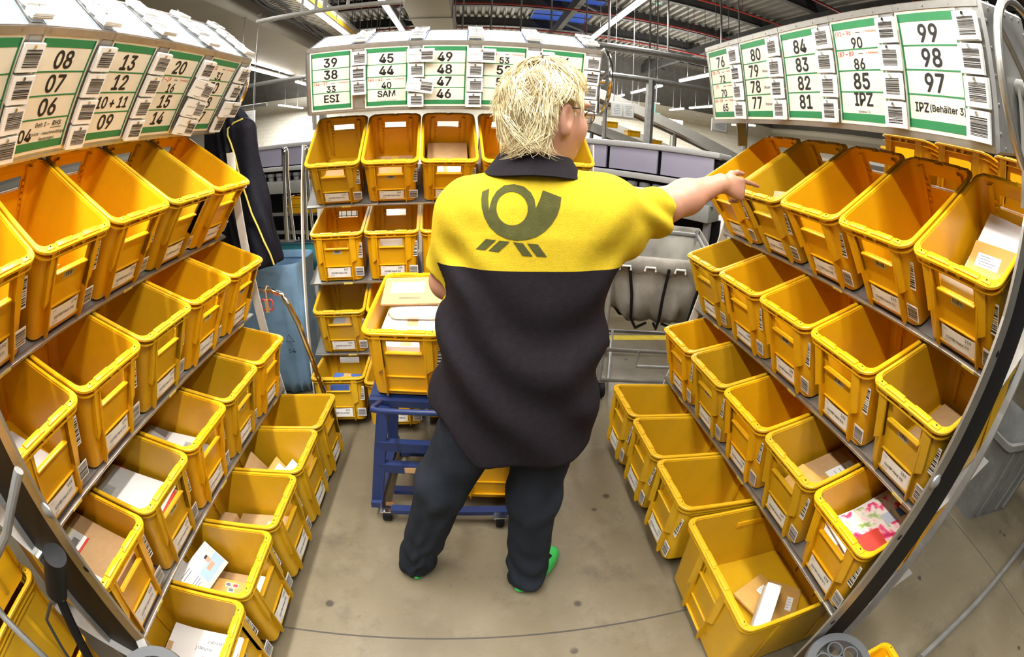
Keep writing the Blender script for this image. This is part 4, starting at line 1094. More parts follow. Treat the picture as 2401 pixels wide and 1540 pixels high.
for f0, f1, e in ((.18, .22, 0), (.52, .50, 0), (.85, .80, 0), (.2, .25, 3), (.6, .6, 3)):
    a = ring[e]; b = ring[(e + 1) % 4]; p = lerp2(a, b, f0); q = lerp2(a, b, f1); c = (A_ + B_ + C_ + D_) / 4
    mb = MB(); pts = [zz(c + (p - c) * 1.075, .92), zz(c + (q - c) * 1.05, .74), zz(c + (q - c) * .98, .58), zz(c + (q - c) * .74, .475), zz(c + (q - c) * .3, .44)]
    mb.tube(pts, .010, 6); mb.build('bag_strap', MT['blackplastic'], t, inv)
for f in (.15, .36, .62, .88):
    p = lerp2(A_, B_, f); c = (A_ + B_ + C_ + D_) / 4; d = (B_ - A_).normalized(); p = c + (p - c) * 1.09
    mb = MB(); mb.tube([zz(p - d * .035, .90), zz(p - d * .03, .925), zz(p + d * .03, .925), zz(p + d * .035, .90)], .007, 6); mb.build('tie_cord', MT['whitepaint'], t, inv)
# ------------------------------------------------------------------ blue refuse bag on its stand
MT['bluebag'] = mat('translucent_blue_film', (.20, .34, .50), .28, noise=.16, nscale=5, bump=.5, bscale=14)
MT['bluebag'].node_tree.nodes['Principled BSDF'].inputs['Alpha'].default_value = .93
t = thing('waste_bag_stand', 'blue translucent refuse bag hung in a metal stand beside the rear rack', 'waste bag', (-1.328, 2.86, 0)); inv = Matrix.Translation((1.328, -2.86, 0))
rows = []; NB = 48
for i, (z, f, wv) in enumerate([(.855, .94, .0), (.895, .965, .0), (.905, .99, .0), (.885, 1.0, .0), (.85, .99, .002), (  .78, .97, .006), (.62, .97, .008), (.45, .98, .010), (.25, .985, .010), (.10, .97, .01), (.02, .9, .02), (.012, .1, 0)]):
    rows.append([(-1.328 + (.275 * f + wv * math.sin(j * 1.7 + i)) * math.copysign(abs(math.cos(a)) ** .45, math.cos(a)), 2.86 + (.215 * f + wv * math.sin(j * 2.3 - i)) * math.copysign(abs(math.sin(a)) ** .45, math.sin(a)), z + .008 * math.sin(j * .7) * (i > 4) * (i < 10)) for j, a in enumerate(np.linspace(0, 2 * math.pi, NB + 1)[:-1])])
mb = MB(); mb.grid(rows, closed_u=True)
bag = mb.build('bag_film', MT['bluebag'], t, inv, 80)
mb = MB(); m = Matrix.Translation((-1.15, 2.628, .36)) @ Matrix.Rotation(R(-6), 4, 'Y')
mb.tube([m @ V(p) for p in ((-.03, 0, .05), (0, 0, .10), (.03, 0, .05))], .003, 5, closed=True); mb.text('54', .06, (0, -.004, -.01), 0, .004, mtx=m)
mb.build('recycling_mark', MT['darkgrey'], bag, None, 0)
mb = MB(); mb.tube([(-1.50, 2.22, .89), (-1.134, 2.20, .895), (-1.035, 2.195, .892), (-.977, 2.195, .87), (-.943, 2.195, .81), (-.904, 2.20, .71), (-.855, 2.20, .52), (-.812, 2.205, .30), (-.79, 2.21, .02)], .0145, 10); mb.build('stand_tube', MT['chrome'], t, inv)
mb = MB(); mb.tube([(-1.60, 3.09, .955), (-1.07, 3.10, .955)], .010, 8)
for x in (-1.5, -1.2, -1.1): mb.cyl((x, 3.095, .94), (x, 3.095, .985), .005, 6)
mb.cyl((-1.6, 3.09, 0), (-1.6, 3.09, .955), .012, 8); mb.cyl((-1.07, 3.10, 0), (-1.07, 3.10, .955), .012, 8); mb.build('rear_rail', MT['chrome'], t, inv)
mb = MB(); mb.box((-1.32, 3.125, .84), (.54, .012, .20)); mb.build('teal_flap', mat('teal_film', (.05, .25, .27), .4), t, inv, 0)
sc_ = thing('scissors', 'red handled scissors hanging from the tube of the blue bag stand', 'scissors', (-1.06, 2.172, .868))
for s in (-1, 1):
    mb = MB(); mb.tube([(s * (.020 + .016 * math.cos(a)), .0, -.045 + .030 * math.sin(a)) for a in np.linspace(0, 2 * math.pi, 19)[:-1]], .0045, 6, closed=True); mb.build('handle', MT['red'], sc_)
mb = MB(); mb.box((0, -.006, -.05), (.018, .008, .07)); mb.tube([(0, .0, -.02), (0, .002, .035), (0, .022, .048), (0, .042, .04)], .004, 6); mb.build('blade_cover', MT['kraft'], sc_)
# ------------------------------------------------------------------ jacket on the end of the rack
MT['jacket'] = mat('dark_navy_jacket_fabric', (.006, .0065, .012), .65, noise=.15, nscale=8, bump=.3, bscale=25, spec=.2)
# ------------------------------------------------------------------ the worker: smooth distance fields turned into closed skins
def unit(v): v = np.asarray(v, float); return v / np.linalg.norm(v)
def sd_cone(P, a, b, ra, rb):
    a, b = np.asarray(a, float), np.asarray(b, float); ba = b - a
    h = np.clip(((P - a) @ ba) / (ba @ ba), 0, 1)
    return np.linalg.norm(P - a - h[:, None] * ba, axis=1) - (ra + (rb - ra) * h)
def sd_ell(P, c, r, M=None):
    q = P - np.asarray(c, float)
    if M is not None: q = q @ np.asarray(M, float).T
    r = np.asarray(r, float)
    k0 = np.linalg.norm(q / r, axis=1); k1 = np.linalg.norm(q / r ** 2, axis=1) + 1e-9
    return k0 * (k0 - 1) / k1
def smin(a, b, k):
    h = np.maximum(k - np.abs(a - b), 0) / k
    return np.minimum(a, b) - h * h * k * .25
def smax(a, b, k): return -smin(-a, -b, k)
def polygonize(f, lo, hi, h, B=8):
    lo = np.asarray(lo, float); n = np.ceil((np.asarray(hi) - lo) / h / B).astype(int) * B + 1
    nb = (n - 1) // B
    bc = np.stack(np.meshgrid(*[np.arange(k) for k in nb], indexing='ij'), -1).reshape(-1, 3)
    d = f(lo + (bc * B + B / 2) * h)
    act = bc[np.abs(d) < B * h * .95 + .012]
    Vv = np.full(n, 1.0, np.float32)
    sgn = np.where(d.reshape(nb) < 0, -1.0, 1.0)
    Vv[:-1, :-1, :-1] = np.repeat(np.repeat(np.repeat(sgn, B, 0), B, 1), B, 2)
    m = np.zeros(n, bool)
    for x, y, z in act * B: m[x:x + B + 1, y:y + B + 1, z:z + B + 1] = True
    idx = np.argwhere(m)
    vals = np.concatenate([f(lo + idx[i:i + 200000] * h) for i in range(0, len(idx), 200000)])
    Vv[m] = vals
    ins = Vv < 0
    c = [ins[i:n[0] - 1 + i, j:n[1] - 1 + j, k:n[2] - 1 + k] for i in (0, 1) for j in (0, 1) for k in (0, 1)]
    s = np.zeros(c[0].shape, np.int8)
    for q in c: s += q
    cells = np.argwhere((s > 0) & (s < 8))
    cid = np.full(s.shape, -1, np.int32); cid[tuple(cells.T)] = np.arange(len(cells))
    acc = np.zeros((len(cells), 3)); cnt = np.zeros(len(cells))
    off = np.array([(i, j, k) for i in (0, 1) for j in (0, 1) for k in (0, 1)])
    cv = np.stack([Vv[tuple((cells + o).T)] for o in off], 1)
    for a in range(8):
        for b in range(a + 1, 8):
            if np.abs(off[a] - off[b]).sum() != 1: continue
            cr = (cv[:, a] < 0) != (cv[:, b] < 0)
            t = cv[cr, a] / (cv[cr, a] - cv[cr, b])
            acc[cr] += off[a] + t[:, None] * (off[b] - off[a]); cnt[cr] += 1
    verts = lo + (cells + acc / cnt[:, None]) * h
    quads = []
    for ax in range(3):
        e = np.zeros(3, int); e[ax] = 1; u_, v_ = [np.eye(3, dtype=int)[(ax + 1) % 3], np.eye(3, dtype=int)[(ax + 2) % 3]]
        A = ins[tuple(slice(0, n[q] - 1) if q == ax else slice(1, n[q] - 1) for q in range(3))]
        Bq = ins[tuple(slice(1, n[q]) if q == ax else slice(1, n[q] - 1) for q in range(3))]
        base = np.ones(3, int); base[ax] = 0
        for flip in (0, 1):
            p = np.argwhere((A & ~Bq) if not flip else (~A & Bq)) + base
            q = [cid[tuple((p - w_).T)] for w_ in (u_ * 0, u_, u_ + v_, v_)]
            q = np.stack(q if not flip else q[::-1], 1)
            quads.append(q[(q >= 0).all(1)])
    return verts, np.concatenate(quads)
def skin(name, f, lo, hi, h, m, parent, smooth_it=1):
    v, q = polygonize(f, lo, hi, h)
    for _ in range(smooth_it):
        s = np.zeros_like(v); k = np.zeros(len(v))
        for a, b in ((0, 1), (1, 2), (2, 3), (3, 0)):
            np.add.at(s, q[:, a], v[q[:, b]]); np.add.at(s, q[:, b], v[q[:, a]]); np.add.at(k, q[:, a], 1); np.add.at(k, q[:, b], 1)
        v = .5 * v + .5 * s / np.maximum(k, 1)[:, None]
    me = bpy.data.meshes.new(name); me.from_pydata(v.tolist(), [], q.tolist())
    for mm in (m if isinstance(m, list) else [m]): me.materials.append(mm)
    me.polygons.foreach_set('use_smooth', [True] * len(me.polygons)); me.update()
    o = bpy.data.objects.new(name, me); C.objects.link(o); o.parent = parent
    return o
MT['skin'] = mat('skin', (.42, .215, .145), .5, noise=.07, nscale=30, bump=.06, bscale=300)
MT['skin'].node_tree.nodes['Principled BSDF'].inputs['Subsurface Weight'].default_value = .12
MT['skin'].node_tree.nodes['Principled BSDF'].inputs['Subsurface Radius'].default_value = (.02, .008, .004)
def cloth(name, col, sc_=420, amt=.10, rough=.85):
    return mat(name, col, rough, noise=amt, nscale=60, bump=.35, bscale=sc_, spec=.15)
MT['shirty'] = cloth('yellow_pique_cotton', (.56, .41, .020), 500, .05)
MT['shirtd'] = cloth('dark_navy_pique_cotton', (.012, .0095, .013), 500, .15)
MT['emblem'] = cloth('dark_emblem_print', (.075, .075, .022), 500, .12)
MT['denim'] = mat('dark_blue_denim', (.013, .017, .025), .85, noise=.35, nscale=5, bump=.4, bscale=600, dirt=(.028, .038, .055), dirt_scale=7, dirt_amt=.45, spec=.2)
MT['shoe'] = mat('bright_green_shoe', (.035, .50, .10), .45)
MT['hair1'] = mat('pale_blond_hair', (.86, .78, .52), .40); MT['hair2'] = mat('blond_hair', (.72, .60, .33), .45); MT['hair3'] = mat('ash_blond_hair', (.36, .27, .13), .5)
MT['lens'] = mat('spectacle_lens', (1, 1, 1), .02, alpha=.12)
worker = thing('person', 'postal worker seen from behind in a yellow and navy shirt, reaching into a crate', 'person', V((.03, 1.2, 0)))
PW = Matrix.Translation(V((-.03, -1.2, 0)))
PC = np.array([.03, 1.2, 0])
Hc = np.array([.176, 1.19, 1.690])
Ff = unit((.86, .50, -.06)); Ss = unit(np.cross(Ff, (0, 0, 1))); Uu = np.cross(Ss, Ff)
HM = np.stack([Ss, Ff, Uu])                       # world -> head (side, front, up)
def hl(s, f, u): return Hc + Ss * s + Ff * f + Uu * u
SR, ER, WR = np.array([.325, 1.185, 1.452]), np.array([.560, 1.310, 1.452]), np.array([.790, 1.400, 1.535])
SLs, EL, WL = np.array([-.005, 1.20, 1.425]), np.array([-.060, 1.275, 1.215]), np.array([.050, 1.490, 1.235])
def hand_parts(W, d, t, curl_index, s=1.0):
    d = unit(d); t = unit(np.asarray(t, float) - d * np.dot(t, d)); b = np.cross(d, t)   # b: back of the hand
    out = []
    K = [W + d * (.092 - .004 * abs(i - 1)) * s + t * (.030 - .0205 * i) * s for i in range(4)]
    for i, k in enumerate(K): out.append((W + t * (.014 - .009 * i) * s, k, .0165 * s, .0118 * s))
    out.append((W + d * .035 + t * .012, W + d * .075 - t * .018, .016, .015))
    L_ = [(.044, .027, .021), (.047, .030, .022), (.043, .028, .021), (.034, .021, .018)]
    fingers = []
    for i, k in enumerate(K):
        ang = [(4, 10, 16), (62, 150, 205), (68, 158, 212), (74, 165, 218)][i] if curl_index else [(38, 85, 120), (48, 100, 140), (52, 108, 148), (58, 115, 155)][i]
        p = k
        for j, a in enumerate(ang):
            dr = d * math.cos(R(a)) - b * math.sin(R(a)) - t * (.10 * (i - 1) if i else -.02)
            q = p + unit(dr) * L_[i][j] * s
            fingers.append((p, q, (.0096, .0088, .0080)[j] * s, (.0088, .0080, .0066)[j] * s)); p = q
    tb = W + d * .028 * s + t * .022 * s - b * .006
    t1 = tb + (d * .026 + t * .026 - b * .008) * s; t2 = t1 + (d * .030 + t * .012 - b * .004) * s; t3 = t2 + (d * .026 + t * .002) * s
    thumb = [(tb, t1, .0155 * s, .0115 * s), (t1, t2, .0112 * s, .0098 * s), (t2, t3, .0098 * s, .0074 * s)]
    return out, fingers, thumb
HR = hand_parts(WR + np.array([.012, .005, .002]), (.99, .10, -.10), (.15, .30, 1), True)
HL = hand_parts(WL + np.array([.012, .01, 0]), (.62, .78, .05), (.2, -.2, 1), False)
def body_sdf(P):
    d = sd_ell(P, Hc, (.074, .093, .104), HM)
    d = smin(d, sd_ell(P, hl(0, .030, -.060), (.060, .070, .066), HM), .05)
    d = smin(d, sd_ell(P, hl(0, .062, -.104), (.030, .030, .024), HM), .04)          # chin
    for s in (-1, 1):
        d = smin(d, sd_ell(P, hl(s * .040, .062, -.040), (.030, .030, .034), HM), .025)   # cheeks
        d = smin(d, sd_ell(P, hl(s * .030, .086, .026), (.032, .014, .012), HM), .02)     # brow
        d = smax(d, -sd_ell(P, hl(s * .032, .098, .004), (.017, .014, .011), HM), .012)   # eye sockets
        d = smin(d, sd_ell(P, hl(s * .032, .083, .003), (.013, .012, .012), HM), .004)    # eyeballs
        # ear
        E = hl(s * .079, -.006, -.022)
        er = sd_ell(P, E + Ss * s * .006, (.011, .021, .036), HM)
        er = smax(er, -sd_ell(P, E + Ss * s * .017 + Ff * .003 + Uu * .004, (.010, .012, .024), HM), .008)
        er = smin(er, sd_ell(P, E - Uu * .030 + Ff * .003 + Ss * s * .004, (.008, .011, .013), HM), .01)
        d = smin(d, er, .008)
    d = smin(d, sd_cone(P, hl(0, .090, .012), hl(0, .112, -.030), .010, .014), .016)      # nose
    d = smin(d, sd_ell(P, hl(0, .090, -.068), (.026, .012, .007), HM), .010); d = smin(d, sd_ell(P, hl(0, .088, -.080), (.022, .012, .007), HM), .008)
    d = smax(d, -sd_ell(P, hl(0, .104, -.0735), (.024, .010, .002), HM), .004)           # mouth line
    d = smin(d, sd_cone(P, hl(0, -.022, -.060), (.150, 1.195, 1.46), .062, .072), .05)    # neck
    d = smin(d, sd_ell(P, (.155, 1.22, 1.33), (.165, .105, .16)), .08)
    d = smin(d, sd_ell(P, (.14, 1.22, 1.05), (.175, .12, .24)), .10)
    d = smin(d, sd_cone(P, (.155, 1.20, 1.44), SR, .07, .055), .05); d = smin(d, sd_cone(P, (.155, 1.20, 1.44), SLs, .07, .055), .05)
    a = smin(sd_cone(P, SR, ER, .058, .047), sd_cone(P, ER, ER + (WR - ER) * .35, .047, .050), .04)
    a = smin(a, sd_cone(P, ER + (WR - ER) * .35, WR, .050, .031), .04); d = smin(d, a, .04)
    a = smin(sd_cone(P, SLs, EL, .058, .047), sd_cone(P, EL, EL + (WL - EL) * .35, .047, .048), .04)
    a = smin(a, sd_cone(P, EL + (WL - EL) * .35, WL, .048, .030), .04); d = smin(d, a, .04)
    for (pl, fi, th), W in ((HR, WR), (HL, WL)):
        h = None
        near = np.linalg.norm(P - W, axis=1) < .30
        if not near.any(): continue
        Q = P[near]
        for c in pl: h = sd_cone(Q, *c) if h is None else smin(h, sd_cone(Q, *c), .016)
        g = None
        for c in fi: g = sd_cone(Q, *c) if g is None else np.minimum(g, sd_cone(Q, *c))
        h = smin(h, g, .007)
        tt = None
        for c in th: tt = sd_cone(Q, *c) if tt is None else smin(tt, sd_cone(Q, *c), .006)
        h = smin(h, tt, .012)
        d[near] = smin(d[near], h, .018)
    return d
body = skin('body', lambda P: body_sdf(P + PC), np.array([-.14, 1.02, .80]) - PC, np.array([1.0, 1.72, 1.85]) - PC, .0036, MT['skin'], worker, 1)
# ---- shirt
ZS = [.60, .75, .90, 1.05, 1.15, 1.30, 1.38, 1.45, 1.50, 1.54]
CXS = [.130, .130, .134, .142, .148, .158, .160, .158, .154, .152]
RXS = [.252, .250, .244, .232, .226, .222, .208, .168, .118, .085]
CYS = [1.215, 1.215, 1.215, 1.22, 1.22, 1.215, 1.21, 1.205, 1.20, 1.195]
RYS = [.165, .168, .172, .170, .160, .150, .142, .122, .100, .080]
def folds(P):
    x, y, z = P[:, 0], P[:, 1], P[:, 2]
    w1 = np.clip((1.22 - z) / .35, 0, 1) * np.clip((.42 - x) / .12, .25, 1)
    f = .0085 * np.sin(26 * x + 9 * z + 2.5 * np.sin(7 * z)) * w1
    f += .0095 * np.sin(30 * z + 16 * x + 3 * np.sin(11 * x)) * np.exp(-((z - 1.08) / .16) ** 2)
    f += .0050 * np.sin(55 * (x * .7 - z * .7) + 3) * np.exp(-((x - .36) / .08) ** 2 - ((z - 1.34) / .12) ** 2)
    f += .0050 * np.sin(50 * (x + z)) * np.exp(-((x + .03) / .07) ** 2 - ((z - 1.30) / .14) ** 2)
    return f
def shirt_sdf(P):
    x, y, z = P[:, 0], P[:, 1], P[:, 2]
    cx, rx, cy, ry = (np.interp(z, ZS, q) for q in (CXS, RXS, CYS, RYS))
    u_, v_ = np.abs((x - cx) / rx), np.abs((y - cy) / ry)
    rr_ = (u_ ** 2.5 + v_ ** 2.5) ** (1 / 2.5)
    d = (rr_ - 1) * np.minimum(rx, ry) * .9
    d = smax(d, z - 1.545, .02)
    # shoulders and sleeves
    d = smin(d, sd_cone(P, (.17, 1.20, 1.452), SR + np.array([0, 0, -.006]), .078, .082), .06)
    d = smin(d, sd_cone(P, (.14, 1.20, 1.440), SLs, .075, .078), .06)
    ax = unit(ER - SR); hR = (P - SR) @ ax
    LR = .240
    dn = np.array([0, 0, -1.0])
    hh = np.clip(hR / LR, 0, 1)
    c = SR + hh[:, None] * (ax * LR) + dn * (.014 * hh + .010)[:, None]
    q = P - c; ang = np.arctan2(q[:, 2], q @ unit(np.cross(ax, (0, 0, 1))))
    sl = np.linalg.norm(q, axis=1) - (.084 - .016 * hh) +   .0085 * np.sin(34 * hR + 2.2 * ang + 2 * np.sin(2 * ang)) * np.clip(hh * 1.5, 0, 1)
    sl = smax(sl, hR - LR, .006)
    d = smin(d, sl, .05)
    # loose cloth under the raised arm
    d = smin(d, smax(sd_cone(P, SR + np.array([-.02, 0, -.06]), SR + ax * .12 + np.array([0, 0, -.105]), .075, .045), hR - LR, .01), .07)
    ax = unit(EL - SLs); hL = (P - SLs) @ ax; LL_ = .195
    hh = np.clip(hL / LL_, 0, 1)
    q = P - (SLs + hh[:, None] * (ax * LL_)); ang = np.arctan2(q[:, 0], q[:, 1])
    sl = np.linalg.norm(q, axis=1) - (.080 - .004 * hh) + .004 * np.sin(40 * hL + 2 * ang)
    sl = smax(sl, hL - LL_, .006)
    d = smin(d, sl, .035)
    t_ = np.clip((.03 - x) / .13, 0, 1); zm = .735 + .15 * t_ * t_ * (3 - 2 * t_) + .02 * np.clip((x - .30) / .08, 0, 1)
    d = smax(d + folds(P), zm - z, .006)
    return d
shirt = skin('shirt', lambda P: shirt_sdf(P + PC), np.array([-.16, .98, .66]) - PC, np.array([.70, 1.46, 1.62]) - PC, .0058, [MT['shirty'], MT['shirtd']], worker, 1)
def split_colours(o):
    bm = bmesh.new(); bm.from_mesh(o.data)
    g = bm.verts[:] + bm.edges[:] + bm.faces[:]
    n = V((-.012, .05, 1)).normalized()
    co = V((.155, 1.08, 1.302)) - V(PC)
    bmesh.ops.bisect_plane(bm, geom=g, plane_co=co, plane_no=n, dist=1e-5)
    # the sleeves stay yellow: only the trunk below the seam is navy
    for f in bm.faces:
        c = f.calc_center_median(); w_ = np.array(c) + PC
        below = (c - co).dot(n) < 0
        sleeve = np.linalg.norm(w_ - SLs - unit(EL - SLs) * np.clip((w_ - SLs) @ unit(EL - SLs), 0, .2)) < .084 and (w_[0] < -.070 + .04 * max(0, (1.30 - w_[2]) / .1) * 0 or (w_ - np.array([.155, 1.2, w_[2]]))[0] < -.218)
        sleeve = sleeve or ((w_ - SR) @ unit(ER - SR) > .055 and w_[2] > 1.22)
        f.material_index = 1 if below and not sleeve else 0
        f.smooth = True
    bm.to_mesh(o.data); bm.free()
split_colours(shirt)
# ---- collar
mb = MB(); rows = []
for (r_, z, dz) in ((.074, 1.578, .0), (.080, 1.582, .0), (.088, 1.572, .0), (.104, 1.548, .0), (.122, 1.524, -.004), (.118, 1.520, -.006)):
    rows.append([(.153 + r_ * 1.02 * math.cos(a), 1.195 + r_ * .92 * math.sin(a), z + .012 * math.cos(a) * 0 - .03 * max(0, math.sin(a)) + .004 * math.sin(3 * a)) for a in np.linspace(0, 2 * math.pi, 41)[:-1]])
mb.grid(rows, closed_u=True); mb.build('collar', MT['shirtd'], worker, PW, 60)
# ---- jeans
AK_L, AK_R = np.array([-.228, 1.262, .085]), np.array([.212, 1.182, .085])
HP_L, HP_R, KN_L, KN_R = np.array([.045, 1.215, .85]), np.array([.235, 1.215, .85]), np.array([-.095, 1.215, .53]), np.array([.215, 1.205, .49])
def jeans_sdf(P):
    x, y, z = P[:, 0], P[:, 1], P[:, 2]
    d = sd_ell(P, (.135, 1.215, .90), (.205, .140, .15))
    for H, K, A, s in ((HP_L, KN_L, AK_L, -1), (HP_R, KN_R, AK_R, 1)):
        l = smin(sd_cone(P, H, K, .116, .084), sd_cone(P, K, A + np.array([0, 0, -.035]), .084, .076), .06)
        near = np.exp(-((z - K[2]) / .13) ** 2); low = np.clip((.34 - z) / .25, 0, 1)
        ang = np.arctan2(x - (K[0] + (A[0] - K[0]) * np.clip((K[2] - z) / .45, 0, 1)), y - 1.2)
        l = l + .0028 * np.sin(38 * z + 2 * np.sin(2 * ang + s)) * near + .0065 * np.sin(52 * z + 2.4 * np.sin(2 * ang + 1 + s)) * low + .0025 * np.sin(6 * ang + 8 * z)
        d = smin(d, l, .035)
    return smax(smax(d, .024 + .012 * np.clip((1.22 - y) / .1, 0, 1) - z, .004), z - .98, .01)
skin('jeans', lambda P: jeans_sdf(P + PC), np.array([-.34, 1.02, 0]) - PC, np.array([.40, 1.42, 1.0]) - PC, .0066, MT['denim'], worker, 1)
# ---- shoes
def shoe(heel, dr, label_):
    dr = unit((dr[0], dr[1], 0)); sd = np.array([dr[1], -dr[0], 0]); M_ = np.stack([sd, dr, (0, 0, 1)])
    def f(P):
        P = P + PC
        q = P - heel - dr * .135
        l = (P - heel) @ dr; s = (P - heel) @ sd; z = P[:, 2]
        wd = np.interp(l, [0, .05, .13, .20, .27], [.030, .038, .040, .050, .030])
        sole = smax(sd_ell(P, heel + dr * .135 + np.array([0, 0, .02]), (.050, .148, .045), M_), z - .026, .006)
        up = smin(sd_ell(P, heel + dr * .045 + np.array([0, 0, .055]), (.042, .055, .055), M_), sd_ell(P, heel + dr * .165 + np.array([0, 0, .035]), (.046, .105, .042), M_), .03)
        d = smin(sole, up, .01)
        return smax(d, .001 - z, .003)
    a = heel + dr * .135
    o = skin('shoe', f, a - np.array([.19, .19, .02]) - PC + np.array([0, 0, 0]), a + np.array([.19, .19, .14]) - PC, .0045, [MT['shoe'], MT['blackplastic']], worker, 1)
    for p in o.data.polygons:
        w_ = np.array(p.center) + PC - heel; l = w_ @ dr; s = w_ @ sd
        if w_[2] > .05 and (abs(l - .145) < .013 or abs(l - .185) < .013) and abs(abs(s) - .016) < .011: p.material_index = 1
    lc = MB()
    for l in (.125, .165, .205):
        c = heel + dr * l; zt = .078 - (l - .12) * .28
        lc.tube([tuple(c + sd * s - PC + np.array([0, 0, zt - abs(s) * .35 + .004])) for s in (-.03, -.015, 0, .015, .03)], .0032, 6)
    lc.build('lace', MT['shoe'], o)
    return o
shoe(np.array([-.225, 1.205, 0]), (-.12, 1, 0), 'left'); shoe(np.array([.179, 1.137, 0]), (.65, .76, 0), 'right')
# ---- hair: a close cap and several thousand tapered strands combed from the crown
HRAD = np.array([.090, .112, .122])
def hair_ok(L):
    s, f, u_ = L[..., 0], L[..., 1], L[..., 2]
    face = f > np.where(u_ > .045, .060 + .5 * (u_ - .045), np.where(u_ > -.02, .036, .000 + .5 * (u_ + .02)))
    ear = (((f + .004) / .030) ** 2 + ((u_ + .022) / .042) ** 2 < 1) & (np.abs(s) > .04)
    low = u_ < -.112 - .0 * f
    jaw = (u_ < -.045) & (f > -.030)
    return ~(face | ear | low | jaw)
def cap_sdf(P):
    L = (P + PC - Hc) @ HM.T
    d = sd_ell(P + PC, hl(0, -.006, .002), HRAD - .008, HM)
    d = smin(d, sd_ell(P + PC, hl(0, -.045, -.066), (.070, .056, .052), HM), .03)
    s, f, u_ = L[:, 0], L[:, 1], L[:, 2]
    d = smax(d, (f - np.where(u_ > .045, .060 + .5 * (u_ - .045), np.where(u_ > -.02, .036, np.maximum(-.03, .036 + 1.2 * (u_ + .02))))) * .8, .008)
    d = smax(d, -sd_ell(P + PC, hl(.085, -.004, -.024), (.05, .030, .042), HM), .008); d = smax(d, -sd_ell(P + PC, hl(-.085, -.004, -.024), (.05, .030, .042), HM), .008)
    d = smax(d, -.116 - u_, .01)
    return d - .0025 * np.sin(70 * s + 40 * np.sin(9 * u_)) * .5
hair = skin('hair', cap_sdf, hl(0, 0, 0) - .17 - PC, hl(0, 0, 0) + .17 - PC, .0045, [MT['hair2']], worker, 1)
st = MB(); rr = np.random.default_rng(11)
crown = np.array([.01, -.035, .115])
def on_cap(L, lift):
    q = L - np.array([0, -.006, .002]); k = np.linalg.norm(q / HRAD); p = q / k
    low = np.clip((-.02 - L[2]) / .10, 0, 1)
    r_ = q / k * (1 + lift / .1)
    if L[2] < -.02:      # below the equator hang straight instead of tucking in
        e = np.array([q[0], q[1]]); n_ = np.linalg.norm(e / HRAD[:2]); tgt = e / max(n_, 1e-6) * (1 - .20 * low) * (1 + lift / .1)
        r_ = np.array([tgt[0], tgt[1], q[2]])
    return r_ + np.array([0, -.006, .002])
def comb(L, lift0, n_, step, sw, flick):
    """one path from a root on the cap, falling away from the crown"""
    pts = []; p = L.copy()
    for i in range(n_):
        f_ = i / n_
        pts.append(on_cap(p, lift0 + .004 * f_ + flick * f_ ** 2.2))
        a = p - crown; nrm = unit((p - np.array([0, -.006, .002])) / HRAD ** 2); a = a - nrm * (a @ nrm); a = a / (np.linalg.norm(a) + 1e-6)
        grav = np.array([0, -.20, -1.0]); grav = grav - nrm * (grav @ nrm)
        dr = unit(a * .8 + grav * .5 + np.cross(nrm, a) * sw * (1 + f_))
        p = p + dr * step
        if p[2] < -.140: break
    return pts
made = 0
while made < 330:          # locks: strands of a lock share one path and meet at its tip
    g = rr.normal(size=3); g /= np.linalg.norm(g); L0 = g * HRAD + np.array([0, -.006, .002])
    if L0[2] < -.085 or not hair_ok(L0): continue
    n_ = int(rr.integers(5, 8)); step = rr.uniform(.0095, .0150); sw = rr.normal() * .42 + .30 * math.sin(8 * L0[0] + 15 * L0[2]); lift = rr.uniform(-.003, .013); fl = rr.choice([-.002, .002, .006, .016], p=[.3, .3, .25, .15])
    shade = int(rr.choice([0, 0, 0, 1, 1, 2])); ok = 0
    for q in range(19):
        L = L0 + rr.normal(size=3) * .0085; L = on_cap(L, 0)
        if not hair_ok(L): continue
        pts = comb(L, lift + rr.normal() * .0022, n_ + int(rr.integers(-1, 2)), step * rr.uniform(.85, 1.15), sw + rr.normal() * .10, fl + rr.normal() * .002)
        k_ = [i for i, t in enumerate(pts) if not (hair_ok(t) or t[2] < -.1)]
        if k_: pts = pts[:k_[0]]
        if len(pts) < 3: continue
        W_ = [Hc + HM.T @ t - PC for t in pts]; m_ = len(W_); r0 = rr.uniform(.0007, .0017)
        st.tube(W_, [r0 * (1.0 - .88 * (i / (m_ - 1)) ** 1.4) for i in range(m_)], 4, shade if rr.uniform() < .75 else int(rr.choice([0, 1, 2])), caps=False); ok += 1
    made += ok > 3
st.build('hair_strand', [MT['hair1'], MT['hair2'], MT['hair3']], hair, None, 60)
# ---- spectacles
gl = MB()
for s in (-1, 1):
    gl.tube([hl(s * .080, -.004, .004), hl(s * .078, .05, .010), hl(s * .064, .104, .010)], .0020, 6)
    c = hl(s * .036, .113, -.002)
    gl.tube([c + Ss * (.027 * math.cos(a)) * 1.0 + Uu * (.017 * math.sin(a)) - Ff * (.008 * s * math.cos(a) * s) for a in np.linspace(0, 2 * math.pi, 25)[:-1]], .0014, 6, closed=True)
gl.tube([hl(-.010, .114, 0), hl(0, .118, .004), hl(.010, .114, 0)], .0018, 6)
go = gl.build('glasses', MT['darkgrey'], worker, PW)
ln_ = MB()
for s in (-1, 1):
    c = hl(s * .036, .113, -.002)
    ln_.add([c + Ss * (.026 * math.cos(a)) + Uu * (.016 * math.sin(a)) - Ff * (.008 * math.cos(a)) for a in np.linspace(0, 2 * math.pi, 25)[:-1]], [tuple(range(24))])
ln_.build('lens', MT['lens'], go)
